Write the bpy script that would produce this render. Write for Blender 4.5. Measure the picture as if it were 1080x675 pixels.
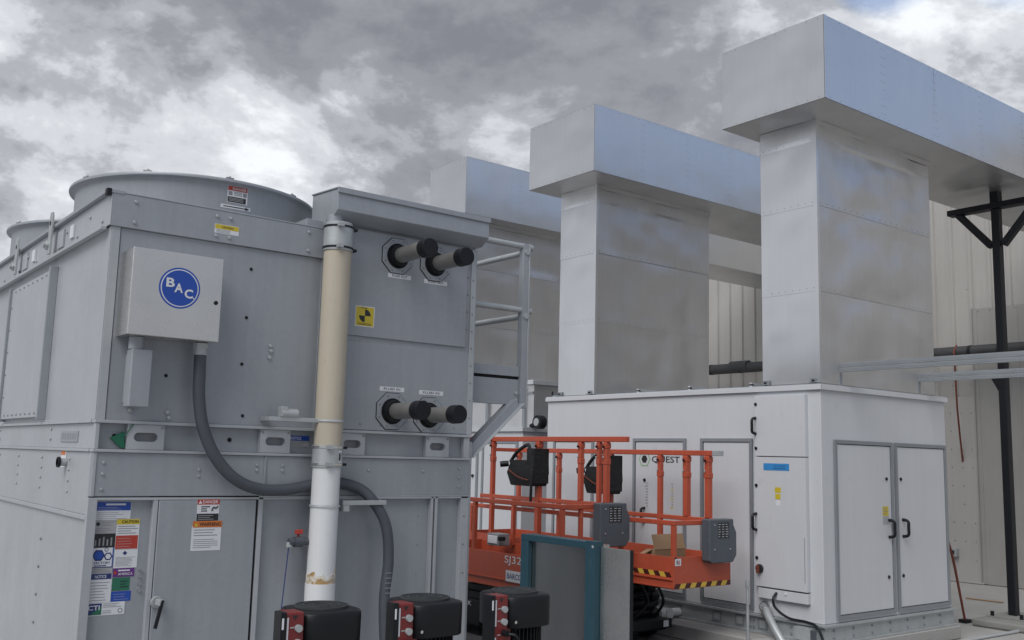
import bpy, bmesh, math, random
from mathutils import Vector, Matrix, noise

random.seed(7)
S = bpy.context.scene
for o in list(bpy.data.objects):
    bpy.data.objects.remove(o)
COL = S.collection
R = math.radians

# ------------------------------------------------------------------ camera
cam_d = bpy.data.cameras.new('camera')
cam = bpy.data.objects.new('camera', cam_d)
COL.objects.link(cam)
cam_d.sensor_width = 36.0
cam_d.lens = 36.0 * 1033.1 / 1080.0
cam_d.clip_start = 0.05
cam_d.clip_end = 3000
yaw, pit, rol = R(52.3417), R(7.99907), R(1.48674)
Fv = Vector((math.cos(pit) * math.cos(yaw), math.cos(pit) * math.sin(yaw), math.sin(pit)))
R0 = Vector((math.sin(yaw), -math.cos(yaw), 0))
U0 = R0.cross(Fv)
Rv = math.cos(rol) * R0 + math.sin(rol) * U0
Uv = -math.sin(rol) * R0 + math.cos(rol) * U0
cam.matrix_world = Matrix(((Rv.x, Uv.x, -Fv.x, 0), (Rv.y, Uv.y, -Fv.y, 0), (Rv.z, Uv.z, -Fv.z, 1.6), (0, 0, 0, 1)))
S.camera = cam

# ------------------------------------------------------------------ sky
SUN_DIR = Vector((-0.62, -0.25, 0.75)).normalized()
W = bpy.data.worlds.new('World')
S.world = W
W.use_nodes = True
nt = W.node_tree
nt.nodes.clear()


def wn(kind, **kw):
    n = nt.nodes.new(kind)
    for k, v in kw.items():
        setattr(n, k, v)
    return n


def wl(a, b):
    nt.links.new(a, b)


def wmath(op, a, b=None, c=None, clamp=False):
    n = wn('ShaderNodeMath', operation=op, use_clamp=clamp)
    for i, v in enumerate((a, b, c)):
        if v is None:
            continue
        if isinstance(v, (int, float)):
            n.inputs[i].default_value = v
        else:
            wl(v, n.inputs[i])
    return n.outputs[0]


def wramp(v, a, b, lo=0.0, hi=1.0):
    n = wn('ShaderNodeMapRange', interpolation_type='SMOOTHSTEP')
    wl(v, n.inputs['Value'])
    for k, x in (('From Min', a), ('From Max', b), ('To Min', lo), ('To Max', hi)):
        n.inputs[k].default_value = x
    return n.outputs[0]


sky = wn('ShaderNodeTexSky', sky_type='NISHITA', sun_disc=False)
sky.sun_elevation = math.asin(SUN_DIR.z)
sky.sun_rotation = math.atan2(SUN_DIR.x, SUN_DIR.y)
tc = wn('ShaderNodeTexCoord')
sep = wn('ShaderNodeSeparateXYZ')
wl(tc.outputs['Generated'], sep.inputs[0])
zc = wmath('MAXIMUM', sep.outputs[2], 0.0)
zd = wmath('ADD', zc, 0.33)
cu = wmath('DIVIDE', sep.outputs[0], zd)
cv = wmath('DIVIDE', sep.outputs[1], zd)
comb = wn('ShaderNodeCombineXYZ')
wl(wmath('MULTIPLY', sep.outputs[0], 1.5), comb.inputs[0]); wl(wmath('MULTIPLY', sep.outputs[1], 1.5), comb.inputs[1])
wl(wmath('MULTIPLY', sep.outputs[2], 2.6), comb.inputs[2])


def wnoise(scale, detail, rough, seed, dist=0.0):
    n = wn('ShaderNodeTexNoise', noise_dimensions='4D')
    n.inputs['W'].default_value = seed
    n.inputs['Scale'].default_value = scale
    n.inputs['Detail'].default_value = detail
    n.inputs['Roughness'].default_value = rough
    n.inputs['Distortion'].default_value = dist
    wl(comb.outputs[0], n.inputs['Vector'])
    return n.outputs['Fac']


def blob(d, inner, outer):
    v = wn('ShaderNodeVectorMath', operation='DOT_PRODUCT')
    nv = Vector(d).normalized()
    v.inputs[1].default_value = nv
    nrm = wn('ShaderNodeVectorMath', operation='NORMALIZE')
    wl(tc.outputs['Generated'], nrm.inputs[0])
    wl(nrm.outputs[0], v.inputs[0])
    return wramp(v.outputs['Value'], math.cos(R(outer)), math.cos(R(inner)))


big = wnoise(1.3, 4, 0.5, 3.1, 0.2)
mid = wnoise(3.0, 11, 0.60, 8.4, 0.3)
fine = wnoise(10.0, 8, 0.6, 1.7, 0.2)
# bright breaks in the cloud deck, dark bellies, and blue gaps, those out of view added to steer the duct reflections
brights = [((0.20, 0.93, 0.29), 1, 13, .85), ((0.31, 0.90, 0.29), 0, 10, .75), ((0.42, 0.85, 0.28), 0, 12, .85), ((0.83, 0.426, 0.33), 3, 12, 1.15), ((0.73, 0.55, 0.42), 1, 8, 1.0),
           ((0.55, 0.78, 0.22), 1, 13, .65), ((-0.82, 0.52, 0.05), 12, 36, 1.1), ((0.3, -0.7, 0.7), 5, 30, .35)]
bsum = None
for d, i, o_, w in brights:
    b = wmath('MULTIPLY', blob(d, i, o_), w)
    bsum = b if bsum is None else wmath('MAXIMUM', bsum, b)
darks = [((-0.68, 0.57, 0.52), 8, 26, 1.5), ((0.46, 0.76, 0.46), 3, 15, .75), ((0.12, 0.92, 0.44), 1, 9, .5), ((0.66, 0.66, 0.35), 1, 7, .45)]
dsum = None
for d, i, o_, w in darks:
    b = wmath('MULTIPLY', blob(d, i, o_), w)
    dsum = b if dsum is None else wmath('MAXIMUM', dsum, b)
tex = wmath('ADD', wmath('MULTIPLY', mid, 0.74), wmath('MULTIPLY', fine, 0.26))
tex = wmath('ADD', wmath('MULTIPLY', wmath("SUBTRACT", tex, 0.5), 1.5), 0.5)
ahead = blob((0.6, 0.78, 0.25), 45, 85)  # clouds away from the view are flattened to smooth the duct reflections
tex = wmath('ADD', wmath('MULTIPLY', wmath('SUBTRACT', tex, 0.5), wmath('ADD', wmath('MULTIPLY', ahead, 0.85), 0.32)), 0.5)
lumt = wmath('ADD', tex, wmath('MULTIPLY', wmath('SUBTRACT', big, 0.5), 0.25))
lumt = wmath('ADD', lumt, wmath('MULTIPLY', bsum, 0.20))
lumt = wmath('SUBTRACT', lumt, wmath('MULTIPLY', dsum, 0.13))
cr = wn('ShaderNodeValToRGB')
wl(lumt, cr.inputs[0])
cr.color_ramp.interpolation = 'EASE'
el = cr.color_ramp.elements
el[0].position, el[0].color = 0.28, (1.38, 1.44, 1.64, 1)
el[1].position, el[1].color = 0.80, (5.5, 5.7, 5.95, 1)
e = el.new(0.46); e.color = (1.85, 1.92, 2.13, 1)
e = el.new(0.56); e.color = (2.6, 2.7, 2.93, 1)
e = el.new(0.66); e.color = (3.9, 4.05, 4.3, 1)
# blue gaps; those outside the view are added to tint the duct reflections
gaps = [((0.775, 0.458, 0.455), 0.5, 4.0, 1.0), ((0.825, 0.36, 0.45), 0.5, 4.5, 1.0), ((0.80, -0.42, 0.45), 6, 25, 1.0), ((0.62, -0.66, 0.44), 6, 24, 1.0), ((0.45, -0.75, 0.42), 8, 30, 0.62), ((0.1, -0.9, 0.3), 8, 34, 0.5)]
gsum = None
for d, i, o_, w in gaps:
    b = wmath('MULTIPLY', blob(d, i, o_), w)
    gsum = b if gsum is None else wmath('MAXIMUM', gsum, b)
gmix = wramp(wmath('ADD', gsum, wmath('MULTIPLY', wmath('SUBTRACT', tex, 0.5), -1.1)), 0.40, 1.0, 0.0, 0.64)
mx = wn('ShaderNodeMix', data_type='RGBA')
wl(gmix, mx.inputs[0]); wl(cr.outputs[0], mx.inputs[6])
skm = wn('ShaderNodeMix', data_type='RGBA', blend_type='MULTIPLY')
skm.inputs[0].default_value = 1.0
wl(sky.outputs[0], skm.inputs[6]); skm.inputs[7].default_value = (0.9, 0.95, 1.05, 1)
wl(skm.outputs[2], mx.inputs[7])
bg = wn('ShaderNodeBackground')
bg.inputs['Strength'].default_value = 0.1
wl(mx.outputs[2], bg.inputs['Color'])
wo = wn('ShaderNodeOutputWorld')
wl(bg.outputs[0], wo.inputs[0])

# ------------------------------------------------------------------ sun behind the cloud
sd = bpy.data.lights.new('sun', 'SUN')
sd.energy = 1.4
sd.angle = R(42)
sd.color = (1.0, 0.98, 0.955)
so = bpy.data.objects.new('sun', sd)
COL.objects.link(so)
so.rotation_euler = (-SUN_DIR).to_track_quat('-Z', 'Y').to_euler()
so.location = (-10, -10, 30)

S.render.engine = 'CYCLES'
S.view_settings.view_transform = 'Standard'
S.view_settings.look = 'None'
S.view_settings.gamma = 1
S.view_settings.use_curve_mapping = False
S.view_settings.exposure = 0.80

# ------------------------------------------------------------------ materials
M = {}


def mat(name, col, rough=0.5, metal=0.0, var=0.10, vs=3.0, rvar=0.08, bump=0.0, bs=20.0, streak=0.0, spots=0.0, spotcol=None, ss=14.0, spec=None, bd=0.02, bdet=5, spangle=0.0):
    m = bpy.data.materials.new(name)
    m.use_nodes = True
    t = m.node_tree
    t.nodes.clear()
    N = t.nodes.new
    L = t.links.new
    out = N('ShaderNodeOutputMaterial')
    p = N('ShaderNodeBsdfPrincipled')
    L(p.outputs[0], out.inputs[0])
    p.inputs['Metallic'].default_value = metal
    if spec is not None:
        p.inputs['Specular IOR Level'].default_value = spec
    co = N('ShaderNodeTexCoord')
    n1 = N('ShaderNodeTexNoise')
    n1.inputs['Scale'].default_value = vs
    n1.inputs['Detail'].default_value = 7
    n1.inputs['Roughness'].default_value = 0.62
    L(co.outputs['Object'], n1.inputs['Vector'])
    val = n1.outputs['Fac']

    def mth(op, a, b):
        k = N('ShaderNodeMath'); k.operation = op
        for i, v in enumerate((a, b)):
            if isinstance(v, (int, float)):
                k.inputs[i].default_value = v
            else:
                L(v, k.inputs[i])
        return k.outputs[0]
    fac = mth('MULTIPLY', mth('SUBTRACT', val, 0.5), 2 * var * 1.6)
    if streak:
        mp = N('ShaderNodeMapping')
        mp.inputs['Scale'].default_value = (9, 9, 0.35)
        L(co.outputs['Object'], mp.inputs['Vector'])
        n2 = N('ShaderNodeTexNoise')
        n2.inputs['Scale'].default_value = 2.2
        n2.inputs['Detail'].default_value = 6
        n2.inputs['Roughness'].default_value = 0.65
        L(mp.outputs[0], n2.inputs['Vector'])
        fac = mth('ADD', fac, mth('MULTIPLY', mth('SUBTRACT', n2.outputs['Fac'], 0.52), 2 * streak))
    if spangle:
        vo = N('ShaderNodeTexVoronoi')
        vo.inputs['Scale'].default_value = 38
        L(co.outputs['Object'], vo.inputs['Vector'])
        sx = N('ShaderNodeSeparateXYZ')
        L(vo.outputs['Color'], sx.inputs[0])
        fac = mth('ADD', fac, mth('MULTIPLY', mth('SUBTRACT', sx.outputs[0], 0.5), 2 * spangle))
    gain = mth('ADD', fac, 1.0)
    mul = N('ShaderNodeVectorMath'); mul.operation = 'SCALE'
    mul.inputs[0].default_value = col
    L(gain, mul.inputs['Scale'])
    colout = mul.outputs[0]
    if spots:
        n3 = N('ShaderNodeTexNoise')
        n3.inputs['Scale'].default_value = ss
        n3.inputs['Detail'].default_value = 9
        n3.inputs['Roughness'].default_value = 0.7
        L(co.outputs['Object'], n3.inputs['Vector'])
        rp = N('ShaderNodeMapRange')
        rp.inputs['From Min'].default_value = 0.60 if name != 'glue_stain' else 0.46
        rp.inputs['From Max'].default_value = 0.72 if name != 'glue_stain' else 0.56
        rp.inputs['To Max'].default_value = spots
        L(n3.outputs['Fac'], rp.inputs['Value'])
        mxx = N('ShaderNodeMix'); mxx.data_type = 'RGBA'
        L(rp.outputs[0], mxx.inputs[0]); L(colout, mxx.inputs[6])
        mxx.inputs[7].default_value = (*(spotcol or (0.05, 0.04, 0.03)), 1)
        colout = mxx.outputs[2]
    L(colout, p.inputs['Base Color'])
    rr = N('ShaderNodeMapRange')
    rr.inputs['From Min'].default_value = 0.3
    rr.inputs['From Max'].default_value = 0.7
    rr.inputs['To Min'].default_value = max(0.02, rough - rvar)
    rr.inputs['To Max'].default_value = min(1, rough + rvar)
    L(val, rr.inputs['Value'])
    L(rr.outputs[0], p.inputs['Roughness'])
    if bump:
        n4 = N('ShaderNodeTexNoise')
        n4.inputs['Scale'].default_value = bs
        n4.inputs['Detail'].default_value = bdet
        L(co.outputs['Object'], n4.inputs['Vector'])
        bb = N('ShaderNodeBump')
        bb.inputs['Strength'].default_value = bump
        bb.inputs['Distance'].default_value = bd
        L(n4.outputs['Fac'], bb.inputs['Height'])
        L(bb.outputs[0], p.inputs['Normal'])
    M[name] = m
    return m


mat('tower_paint', (0.312, 0.337, 0.372), 0.45, 0.15, 0.07, 1.6, 0.10, 0.06, 3.0, 0.11, 0.22, (0.2, 0.2, 0.2), 30, spangle=0.018)
mat('tower_light', (0.41, 0.435, 0.465), 0.42, 0.2, 0.10, 2.0, 0.08, 0.04, 4.0, 0.08, 0.3, (0.25, 0.25, 0.25), 24, spangle=0.018)
mat('galvanized', (0.42, 0.45, 0.465), 0.42, 0.35, 0.16, 9.0, 0.12, 0.03, 12)
mat('aluminium_sheet', (0.72, 0.73, 0.745), 0.34, 0.92, 0.04, 1.6, 0.015, 0.8, 1.7, 0.05, bd=0.035, bdet=1.0)
mat('aluminium_dull', (0.67, 0.67, 0.675), 0.40, 0.93, 0.05, 1.6, 0.015, 0.9, 1.9, 0.06, bd=0.06, bdet=1.0)
mat('rivet_metal', (0.28, 0.28, 0.29), 0.5, 0.7, 0.05)
mat('stainless_bright', (0.46, 0.46, 0.445), 0.16, 0.97, 0.04, 4.0, 0.05, 0.02, 5)
mat('stainless', (0.68, 0.672, 0.655), 0.28, 0.95, 0.05, 4.0, 0.06)
mat('cab_white', (0.555, 0.575, 0.61), 0.42, 0.0, 0.04, 1.5, 0.06, 0.03, 3.0, 0.05, 0.25, (0.36, 0.36, 0.37), 6)
mat('cab_frame', (0.28, 0.305, 0.335), 0.4, 0.4, 0.08, 4.0)
mat('cab_trim', (0.62, 0.65, 0.68), 0.35, 0.5, 0.06, 4.0)
mat('black_plastic', (0.009, 0.010, 0.013), 0.45, 0, 0.15, 6, spec=0.3)
mat('grille_dark', (0.045, 0.05, 0.055), 0.5, 0.2, 0.1, 6)
mat('black_steel', (0.012, 0.013, 0.017), 0.5, 0.05, 0.15, 6, spots=0.3, spotcol=(0.04, 0.04, 0.045), spec=0.3)
mat('dark_hole', (0.008, 0.008, 0.01), 0.9, 0)
mat('orange_paint', (0.45, 0.082, 0.040), 0.45, 0.0, 0.12, 5, 0.1, 0.02, 10, 0.12, 0.75, (0.40, 0.30, 0.26), 34)
mat('red_paint', (0.17, 0.020, 0.020), 0.4, 0.0, 0.1, 6)
mat('control_grey', (0.085, 0.10, 0.12), 0.5, 0.1, 0.1, 6, spots=0.2, spotcol=(0.2, 0.2, 0.2))
mat('strut_metal', (0.30, 0.325, 0.345), 0.42, 0.4, 0.12, 9)
mat('stub_steel', (0.26, 0.255, 0.245), 0.45, 0.6, 0.15, 7, 0.1)
mat('hose_grey', (0.068, 0.077, 0.093), 0.5, 0, 0.1, 8)
mat('pvc_cream', (0.46, 0.415, 0.335), 0.42, 0, 0.06, 4, 0.06, 0.0, 5, 0.12, 0.35, (0.30, 0.22, 0.13), 12)
mat('pvc_white', (0.66, 0.68, 0.70), 0.4, 0, 0.05, 4, 0.06, 0.0, 5, 0.05)
mat('glue_stain', (0.36, 0.235, 0.10), 0.5, 0, 0.6, 30, spots=1.0, spotcol=(0.62, 0.60, 0.55), ss=22)
mat('teal_paint', (0.022, 0.065, 0.092), 0.42, 0.1, 0.12, 6, spots=0.3, spotcol=(0.12, 0.16, 0.18))
mat('concrete', (0.38, 0.376, 0.368), 0.85, 0, 0.14, 1.6, 0.05, 0.35, 60, 0, 0.35, (0.17, 0.16, 0.15), 5)
mat('concrete_foot', (0.26, 0.26, 0.25), 0.85, 0, 0.14, 5, 0.05, 0.35, 60)
mat('asphalt', (0.12, 0.12, 0.125), 0.9, 0, 0.2, 3.0, 0.05, 0.6, 120, 0, 0.4, (0.16, 0.16, 0.16), 30)
mat('wall_cream', (0.405, 0.395, 0.378), 0.55, 0.0, 0.06, 1.0, 0.06, 0.02, 6, 0.12)
mat('wall_infill', (0.31, 0.305, 0.295), 0.6, 0.0, 0.08, 2.0, 0.06, 0.04, 14, 0.07)
mat('pipe_insulation', (0.045, 0.046, 0.05), 0.55, 0, 0.3, 7, 0.1, 0.2, 14)
mat('blue_sign', (0.015, 0.07, 0.38), 0.4, 0, 0.05)
mat('navy_sign', (0.02, 0.035, 0.16), 0.4, 0, 0.05)
mat('white_sign', (0.66, 0.68, 0.72), 0.45, 0, 0.04)
mat('grey_sign', (0.36, 0.37, 0.39), 0.45, 0, 0.04)
mat('yellow_sign', (0.56, 0.44, 0.035), 0.45, 0, 0.08, 10)
mat('red_sign', (0.42, 0.045, 0.03), 0.45, 0, 0.05)
mat('orange_sign', (0.56, 0.16, 0.03), 0.45, 0, 0.05)
mat('green_sign', (0.02, 0.15, 0.09), 0.45, 0, 0.05)
mat('purple_sign', (0.12, 0.03, 0.20), 0.45, 0, 0.2, 10)
mat('sign_black', (0.016, 0.018, 0.02), 0.5, 0, 0.05)
mat('print_grey', (0.24, 0.25, 0.27), 0.5, 0, 0.05)
mat('tape_blue', (0.03, 0.23, 0.55), 0.6, 0, 0.1, 12, 0.05, 0.1, 40)
mat('logo_green', (0.25, 0.42, 0.22), 0.5)
mat('cardboard', (0.32, 0.21, 0.125), 0.85, 0, 0.08, 6)
mat('canvas_black', (0.008, 0.009, 0.011), 0.75, 0, 0.2, 12, 0.05, 0.5, 30)
mat('hazard_yellow', (0.62, 0.42, 0.06), 0.5, 0, 0.1, 14)
mat('hazard_dark', (0.06, 0.012, 0.01), 0.5, 0, 0.1, 14)
mat('strap_red', (0.16, 0.04, 0.025), 0.7, 0, 0.2, 14)
mat('tag_green', (0.008, 0.13, 0.07), 0.5, 0, 0.1)
mat('chrome', (0.68, 0.68, 0.68), 0.2, 1.0, 0.05)
mat('cable_white', (0.5, 0.51, 0.53), 0.5)


# ------------------------------------------------------------------ mesh builder
class MB:
    def __init__(s):
        s.v = []; s.f = []; s.mi = []; s.mats = []

    def _m(s, m):
        m = M[m] if isinstance(m, str) else m
        if m not in s.mats:
            s.mats.append(m)
        return s.mats.index(m)

    def add(s, verts, faces, m):
        b = len(s.v); k = s._m(m)
        s.v += [tuple(v) for v in verts]
        for f in faces:
            s.f.append(tuple(i + b for i in f)); s.mi.append(k)

    def box(s, x0, x1, y0, y1, z0, z1, m):
        x0, x1 = min(x0, x1), max(x0, x1); y0, y1 = min(y0, y1), max(y0, y1); z0, z1 = min(z0, z1), max(z0, z1)
        s.add([(x0, y0, z0), (x1, y0, z0), (x1, y1, z0), (x0, y1, z0), (x0, y0, z1), (x1, y0, z1), (x1, y1, z1), (x0, y1, z1)],
              [(0, 3, 2, 1), (4, 5, 6, 7), (0, 1, 5, 4), (1, 2, 6, 5), (2, 3, 7, 6), (3, 0, 4, 7)], m)

    def bar(s, a, b, w, h, m, up=(0, 0, 1)):
        a = Vector(a); b = Vector(b); d = (b - a).normalized(); u = Vector(up)
        if abs(d.dot(u)) > 0.98:
            u = Vector((0, 1, 0))
        r = d.cross(u).normalized(); u = r.cross(d)
        vs = []
        for p in (a, b):
            for sx, sy in ((-1, -1), (1, -1), (1, 1), (-1, 1)):
                vs.append(p + r * sx * w / 2 + u * sy * h / 2)
        s.add(vs, [(3, 2, 1, 0), (4, 5, 6, 7), (0, 1, 5, 4), (1, 2, 6, 5), (2, 3, 7, 6), (3, 0, 4, 7)], m)

    def cyl(s, a, b, r, m, n=20, r2=None, cap=True, ph=0.0):
        a = Vector(a); b = Vector(b); d = (b - a).normalized()
        u = Vector((0, 0, 1)) if abs(d.z) < 0.9 else Vector((1, 0, 0))
        e1 = d.cross(u).normalized(); e2 = d.cross(e1)
        r2 = r if r2 is None else r2
        vs = [a + (e1 * math.cos(2 * math.pi * i / n + ph) + e2 * math.sin(2 * math.pi * i / n + ph)) * r for i in range(n)]
        vs += [b + (e1 * math.cos(2 * math.pi * i / n + ph) + e2 * math.sin(2 * math.pi * i / n + ph)) * r2 for i in range(n)]
        fs = [(i, (i + 1) % n, n + (i + 1) % n, n + i) for i in range(n)]
        if cap:
            fs += [tuple(range(n))[::-1], tuple(range(n, 2 * n))]
        s.add(vs, fs, m)

    def tube(s, pts, r, m, n=12, smooth=6, cap=True):
        P = [Vector(p) for p in pts]
        if smooth > 1 and len(P) > 2:
            Q = []
            for i in range(len(P) - 1):
                p0 = P[max(i - 1, 0)]; p1 = P[i]; p2 = P[i + 1]; p3 = P[min(i + 2, len(P) - 1)]
                for k in range(smooth):
                    t = k / smooth
                    Q.append(0.5 * ((2 * p1) + (p2 - p0) * t + (2 * p0 - 5 * p1 + 4 * p2 - p3) * t * t + (3 * p1 - p0 - 3 * p2 + p3) * t ** 3))
            Q.append(P[-1]); P = Q
        vs = []; fs = []
        prev = None
        for i, p in enumerate(P):
            d = (P[min(i + 1, len(P) - 1)] - P[max(i - 1, 0)]).normalized()
            if prev is None:
                u = Vector((0, 0, 1)) if abs(d.z) < 0.9 else Vector((1, 0, 0))
                e1 = d.cross(u).normalized()
            else:
                e1 = (prev - d * prev.dot(d)).normalized()
            prev = e1; e2 = d.cross(e1)
            for k in range(n):
                a = 2 * math.pi * k / n
                vs.append(p + (e1 * math.cos(a) + e2 * math.sin(a)) * r)
        for i in range(len(P) - 1):
            for k in range(n):
                fs.append((i * n + k, i * n + (k + 1) % n, (i + 1) * n + (k + 1) % n, (i + 1) * n + k))
        if cap:
            fs += [tuple(range(n))[::-1], tuple(range((len(P) - 1) * n, len(P) * n))]
        s.add(vs, fs, m)

    def lathe(s, c, prof, m, n=48, a0=0, a1=2 * math.pi, closed=True):
        vs = []; fs = []; k = len(prof)
        for i in range(n):
            a = a0 + (a1 - a0) * i / n
            for r, z in prof:
                vs.append((c[0] + r * math.cos(a), c[1] + r * math.sin(a), c[2] + z))
        for i in range(n):
            j = (i + 1) % n
            for q in range(k - 1):
                fs.append((i * k + q, j * k + q, j * k + q + 1, i * k + q + 1))
        s.add(vs, fs, m)

    def prism(s, poly, a, b, m, axis='x'):
        n = len(poly)
        def P(t, p):
            return (t, p[0], p[1]) if axis == 'x' else ((p[0], t, p[1]) if axis == 'y' else (p[0], p[1], t))
        vs = [P(a, p) for p in poly] + [P(b, p) for p in poly]
        fs = [(i, (i + 1) % n, n + (i + 1) % n, n + i) for i in range(n)] + [tuple(range(n))[::-1], tuple(range(n, 2 * n))]
        s.add(vs, fs, m)

    def sheet(s, o, u, v, nu, nv, m, dent=0.0, seed=0.0, nrm=None, thick=0.004, freq=1.6):
        # a beaten metal sheet: a grid with shallow dents and an edge return
        o = Vector(o); u = Vector(u); v = Vector(v)
        nrm = Vector(nrm).normalized() if nrm is not None else u.cross(v).normalized()
        vs = []
        for j in range(nv + 1):
            for i in range(nu + 1):
                p = o + u * (i / nu) + v * (j / nv)
                e = min(1.0, 6 * min(i / nu, 1 - i / nu)) * min(1.0, 6 * min(j / nv, 1 - j / nv))
                q = Vector((p.x * freq + seed, p.y * freq, p.z * freq))
                h = noise.noise(q) + 0.5 * noise.noise(q * 2.3) + 0.3 * abs(noise.noise(q * 3.1 + Vector((5, 1, 2))))
                vs.append(p + nrm * (thick + dent * h * e))
        fs = []
        w = nu + 1
        for j in range(nv):
            for i in range(nu):
                fs.append((j * w + i, j * w + i + 1, (j + 1) * w + i + 1, (j + 1) * w + i))
        if u.cross(v).dot(nrm) < 0:
            fs = [f[::-1] for f in fs]
        s.add(vs, fs, m)

    def rivets(s, a, b, step, r, nrm, m='rivet_metal', skip=0.06):
        a = Vector(a); b = Vector(b); L = (b - a).length; k = max(1, int(L / step)); nrm = Vector(nrm).normalized()
        for i in range(k + 1):
            if random.random() < skip:
                continue
            p = a.lerp(b, (i + 0.5) / (k + 1))
            s.cyl(p, p + nrm * r * 0.7, r, m, 6, r * 0.6)

    def build(s, name, parent=None, root=None, bevel=0.0, smooth=True, seg=2, angle=35):
        org = Vector(root.location) if root is not None else Vector((0, 0, 0))
        me = bpy.data.meshes.new(name)
        me.from_pydata([tuple(Vector(v) - org) for v in s.v], [], s.f)
        for m in s.mats:
            me.materials.append(m)
        me.polygons.foreach_set('material_index', s.mi)
        me.update()
        bm = bmesh.new(); bm.from_mesh(me)
        if bevel:
            bmesh.ops.remove_doubles(bm, verts=bm.verts, dist=1e-6)
        bmesh.ops.recalc_face_normals(bm, faces=bm.faces)
        bm.to_mesh(me); bm.free()
        if smooth:
            me.polygons.foreach_set('use_smooth', [True] * len(me.polygons))
            me.set_sharp_from_angle(angle=R(angle))
        o = bpy.data.objects.new(name, me)
        COL.objects.link(o)
        if parent is not None:
            o.parent = parent
        if bevel:
            b = o.modifiers.new('bevel', 'BEVEL')
            b.width = bevel; b.segments = seg; b.limit_method = 'ANGLE'; b.angle_limit = R(40)
            b.harden_normals = True
        return o


def thing(name, label, cat, loc=(0, 0, 0), group=None):
    o = bpy.data.objects.new(name, None)
    o.empty_display_size = 0.2
    COL.objects.link(o)
    o.location = loc
    o['label'] = label; o['category'] = cat
    if group:
        o['group'] = group
    return o


def tag(o, label, cat, group=None):
    o['label'] = label; o['category'] = cat
    if group:
        o['group'] = group
    return o


def structure(o):
    o['kind'] = 'structure'
    return o


def text_mesh(mb, body, m, face, x, y, z, height, width=None, shear=0.0, thick=0.0008, bold=0.0, rot=0.0):
    """letters as real thin geometry; face '-y' or '-x'; (x,y,z) is the left-bottom corner as seen by a viewer"""
    cu = bpy.data.curves.new('letters', 'FONT')
    cu.body = body; cu.size = 1.0; cu.shear = shear; cu.offset = bold; cu.resolution_u = 3
    ob = bpy.data.objects.new('letters', cu)
    COL.objects.link(ob)
    bpy.context.view_layer.update()
    dg = bpy.context.evaluated_depsgraph_get()
    me = bpy.data.meshes.new_from_object(ob.evaluated_get(dg))
    vs = [v.co.copy() for v in me.vertices]
    fs = [tuple(p.vertices) for p in me.polygons]
    COL.objects.unlink(ob); bpy.data.objects.remove(ob)
    bpy.data.meshes.remove(me)
    x0 = min(v.x for v in vs); x1 = max(v.x for v in vs); y0 = min(v.y for v in vs); y1 = max(v.y for v in vs)
    sc = height / (y1 - y0)
    sx = width / (x1 - x0) if width else sc
    out = []
    for v in vs:
        a = (v.x - x0) * sx; b = (v.y - y0) * sc
        a, b = a * math.cos(rot) - b * math.sin(rot), a * math.sin(rot) + b * math.cos(rot)
        out.append((x + a, y - thick, z + b) if face == '-y' else (x - thick, y - a, z + b))
    mb.add(out, fs, m)


def rect(mb, face, a0, a1, b0, b1, d, m, t=0.0012):
    """thin printed patch: face '-y' -> x range a, z range b, at y=d ; face '-x' -> y range a"""
    if face == '-y':
        mb.box(a0, a1, d - t, d, b0, b1, m)
    else:
        mb.box(d - t, d, a0, a1, b0, b1, m)


def lines(mb, face, a0, a1, b0, b1, d, n, m='print_grey', h=0.35):
    rs = random.Random(int(abs(a0 * 977 + b0 * 331) * 10))
    st = (b1 - b0) / n
    for i in range(n):
        e = a0 + (a1 - a0) * rs.uniform(0.6, 1.0)
        rect(mb, face, a0, e, b0 + st * i + st * .3, b0 + st * i + st * (.3 + h), d, m, 0.0006)


# ================================================================== SETTING
G = -0.10
mb = MB(); mb.box(-600, 600, -600, 600, G - 0.5, G, 'concrete'); structure(mb.build('ground', smooth=False))
mb = MB(); mb.box(4.7, 7.30, 2.2, 16, G, G + 0.004, 'asphalt'); structure(mb.build('asphalt_strip', smooth=False))
mb = MB()
mb.box(7.34, 9.93, 5.285, 14.0, G + 0.004, 0.034, 'concrete'); structure(mb.build('concrete_pad', bevel=0.012))

# ================================================================== BUILDING
bld = thing('metal_building', 'cream ribbed metal building wall behind the silver ducts', 'building', (14.9, 5, G))
mb = MB()
WX = 14.90; y = -14.0; poly = []
while y < 20:
    poly += [(y, WX), (y + 0.225, WX), (y + 0.24, WX - 0.034), (y + 0.285, WX - 0.034), (y + 0.30, WX)]
    y += 0.30
vs = []; fs = []
for (yy, xx) in poly:
    vs += [(xx, yy, G), (xx, yy, 6.4)]
fs = [(2 * i, 2 * i + 2, 2 * i + 3, 2 * i + 1) for i in range(len(poly) - 1)]
mb.add(vs, fs, 'wall_cream')
mb.box(WX + 0.03, WX + 8, -14, 20, G, 6.38, 'wall_cream')
for zz in (1.4, 2.9, 4.4, 5.9):
    mb.rivets((WX, 3.12, zz), (WX, 13.02, zz), 0.30, 0.009, (-1, 0, 0), 'rivet_metal', 0.2)
mb.build('wall', bld, bld, angle=20)
mb = MB(); mb.box(WX - 0.06, WX + 8.1, -14.1, 20.1, 6.4, 6.6, 'wall_cream'); mb.build('roof_edge', bld, bld)
mb = MB()
y0, y1 = 5.3, 7.54
y = y0
mb.box(WX - 0.055, WX - 0.036, y0, y1, G + .01, 4.07, 'wall_infill')
while y < y1:
    mb.box(WX - 0.060, WX - 0.0549, y, y + 0.05, G + .015, 4.065, 'wall_infill'); y += 0.31
mb.box(WX - 0.075, WX - 0.036, y1 - 0.004, y1 + 0.012, G + .012, 4.08, 'wall_infill')
mb.rivets((WX - .06, y0, 4.03), (WX - .06, y1, 4.03), 0.2, 0.009, (-1, 0, 0))
mb.build('infill_panel', bld, bld)
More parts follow.
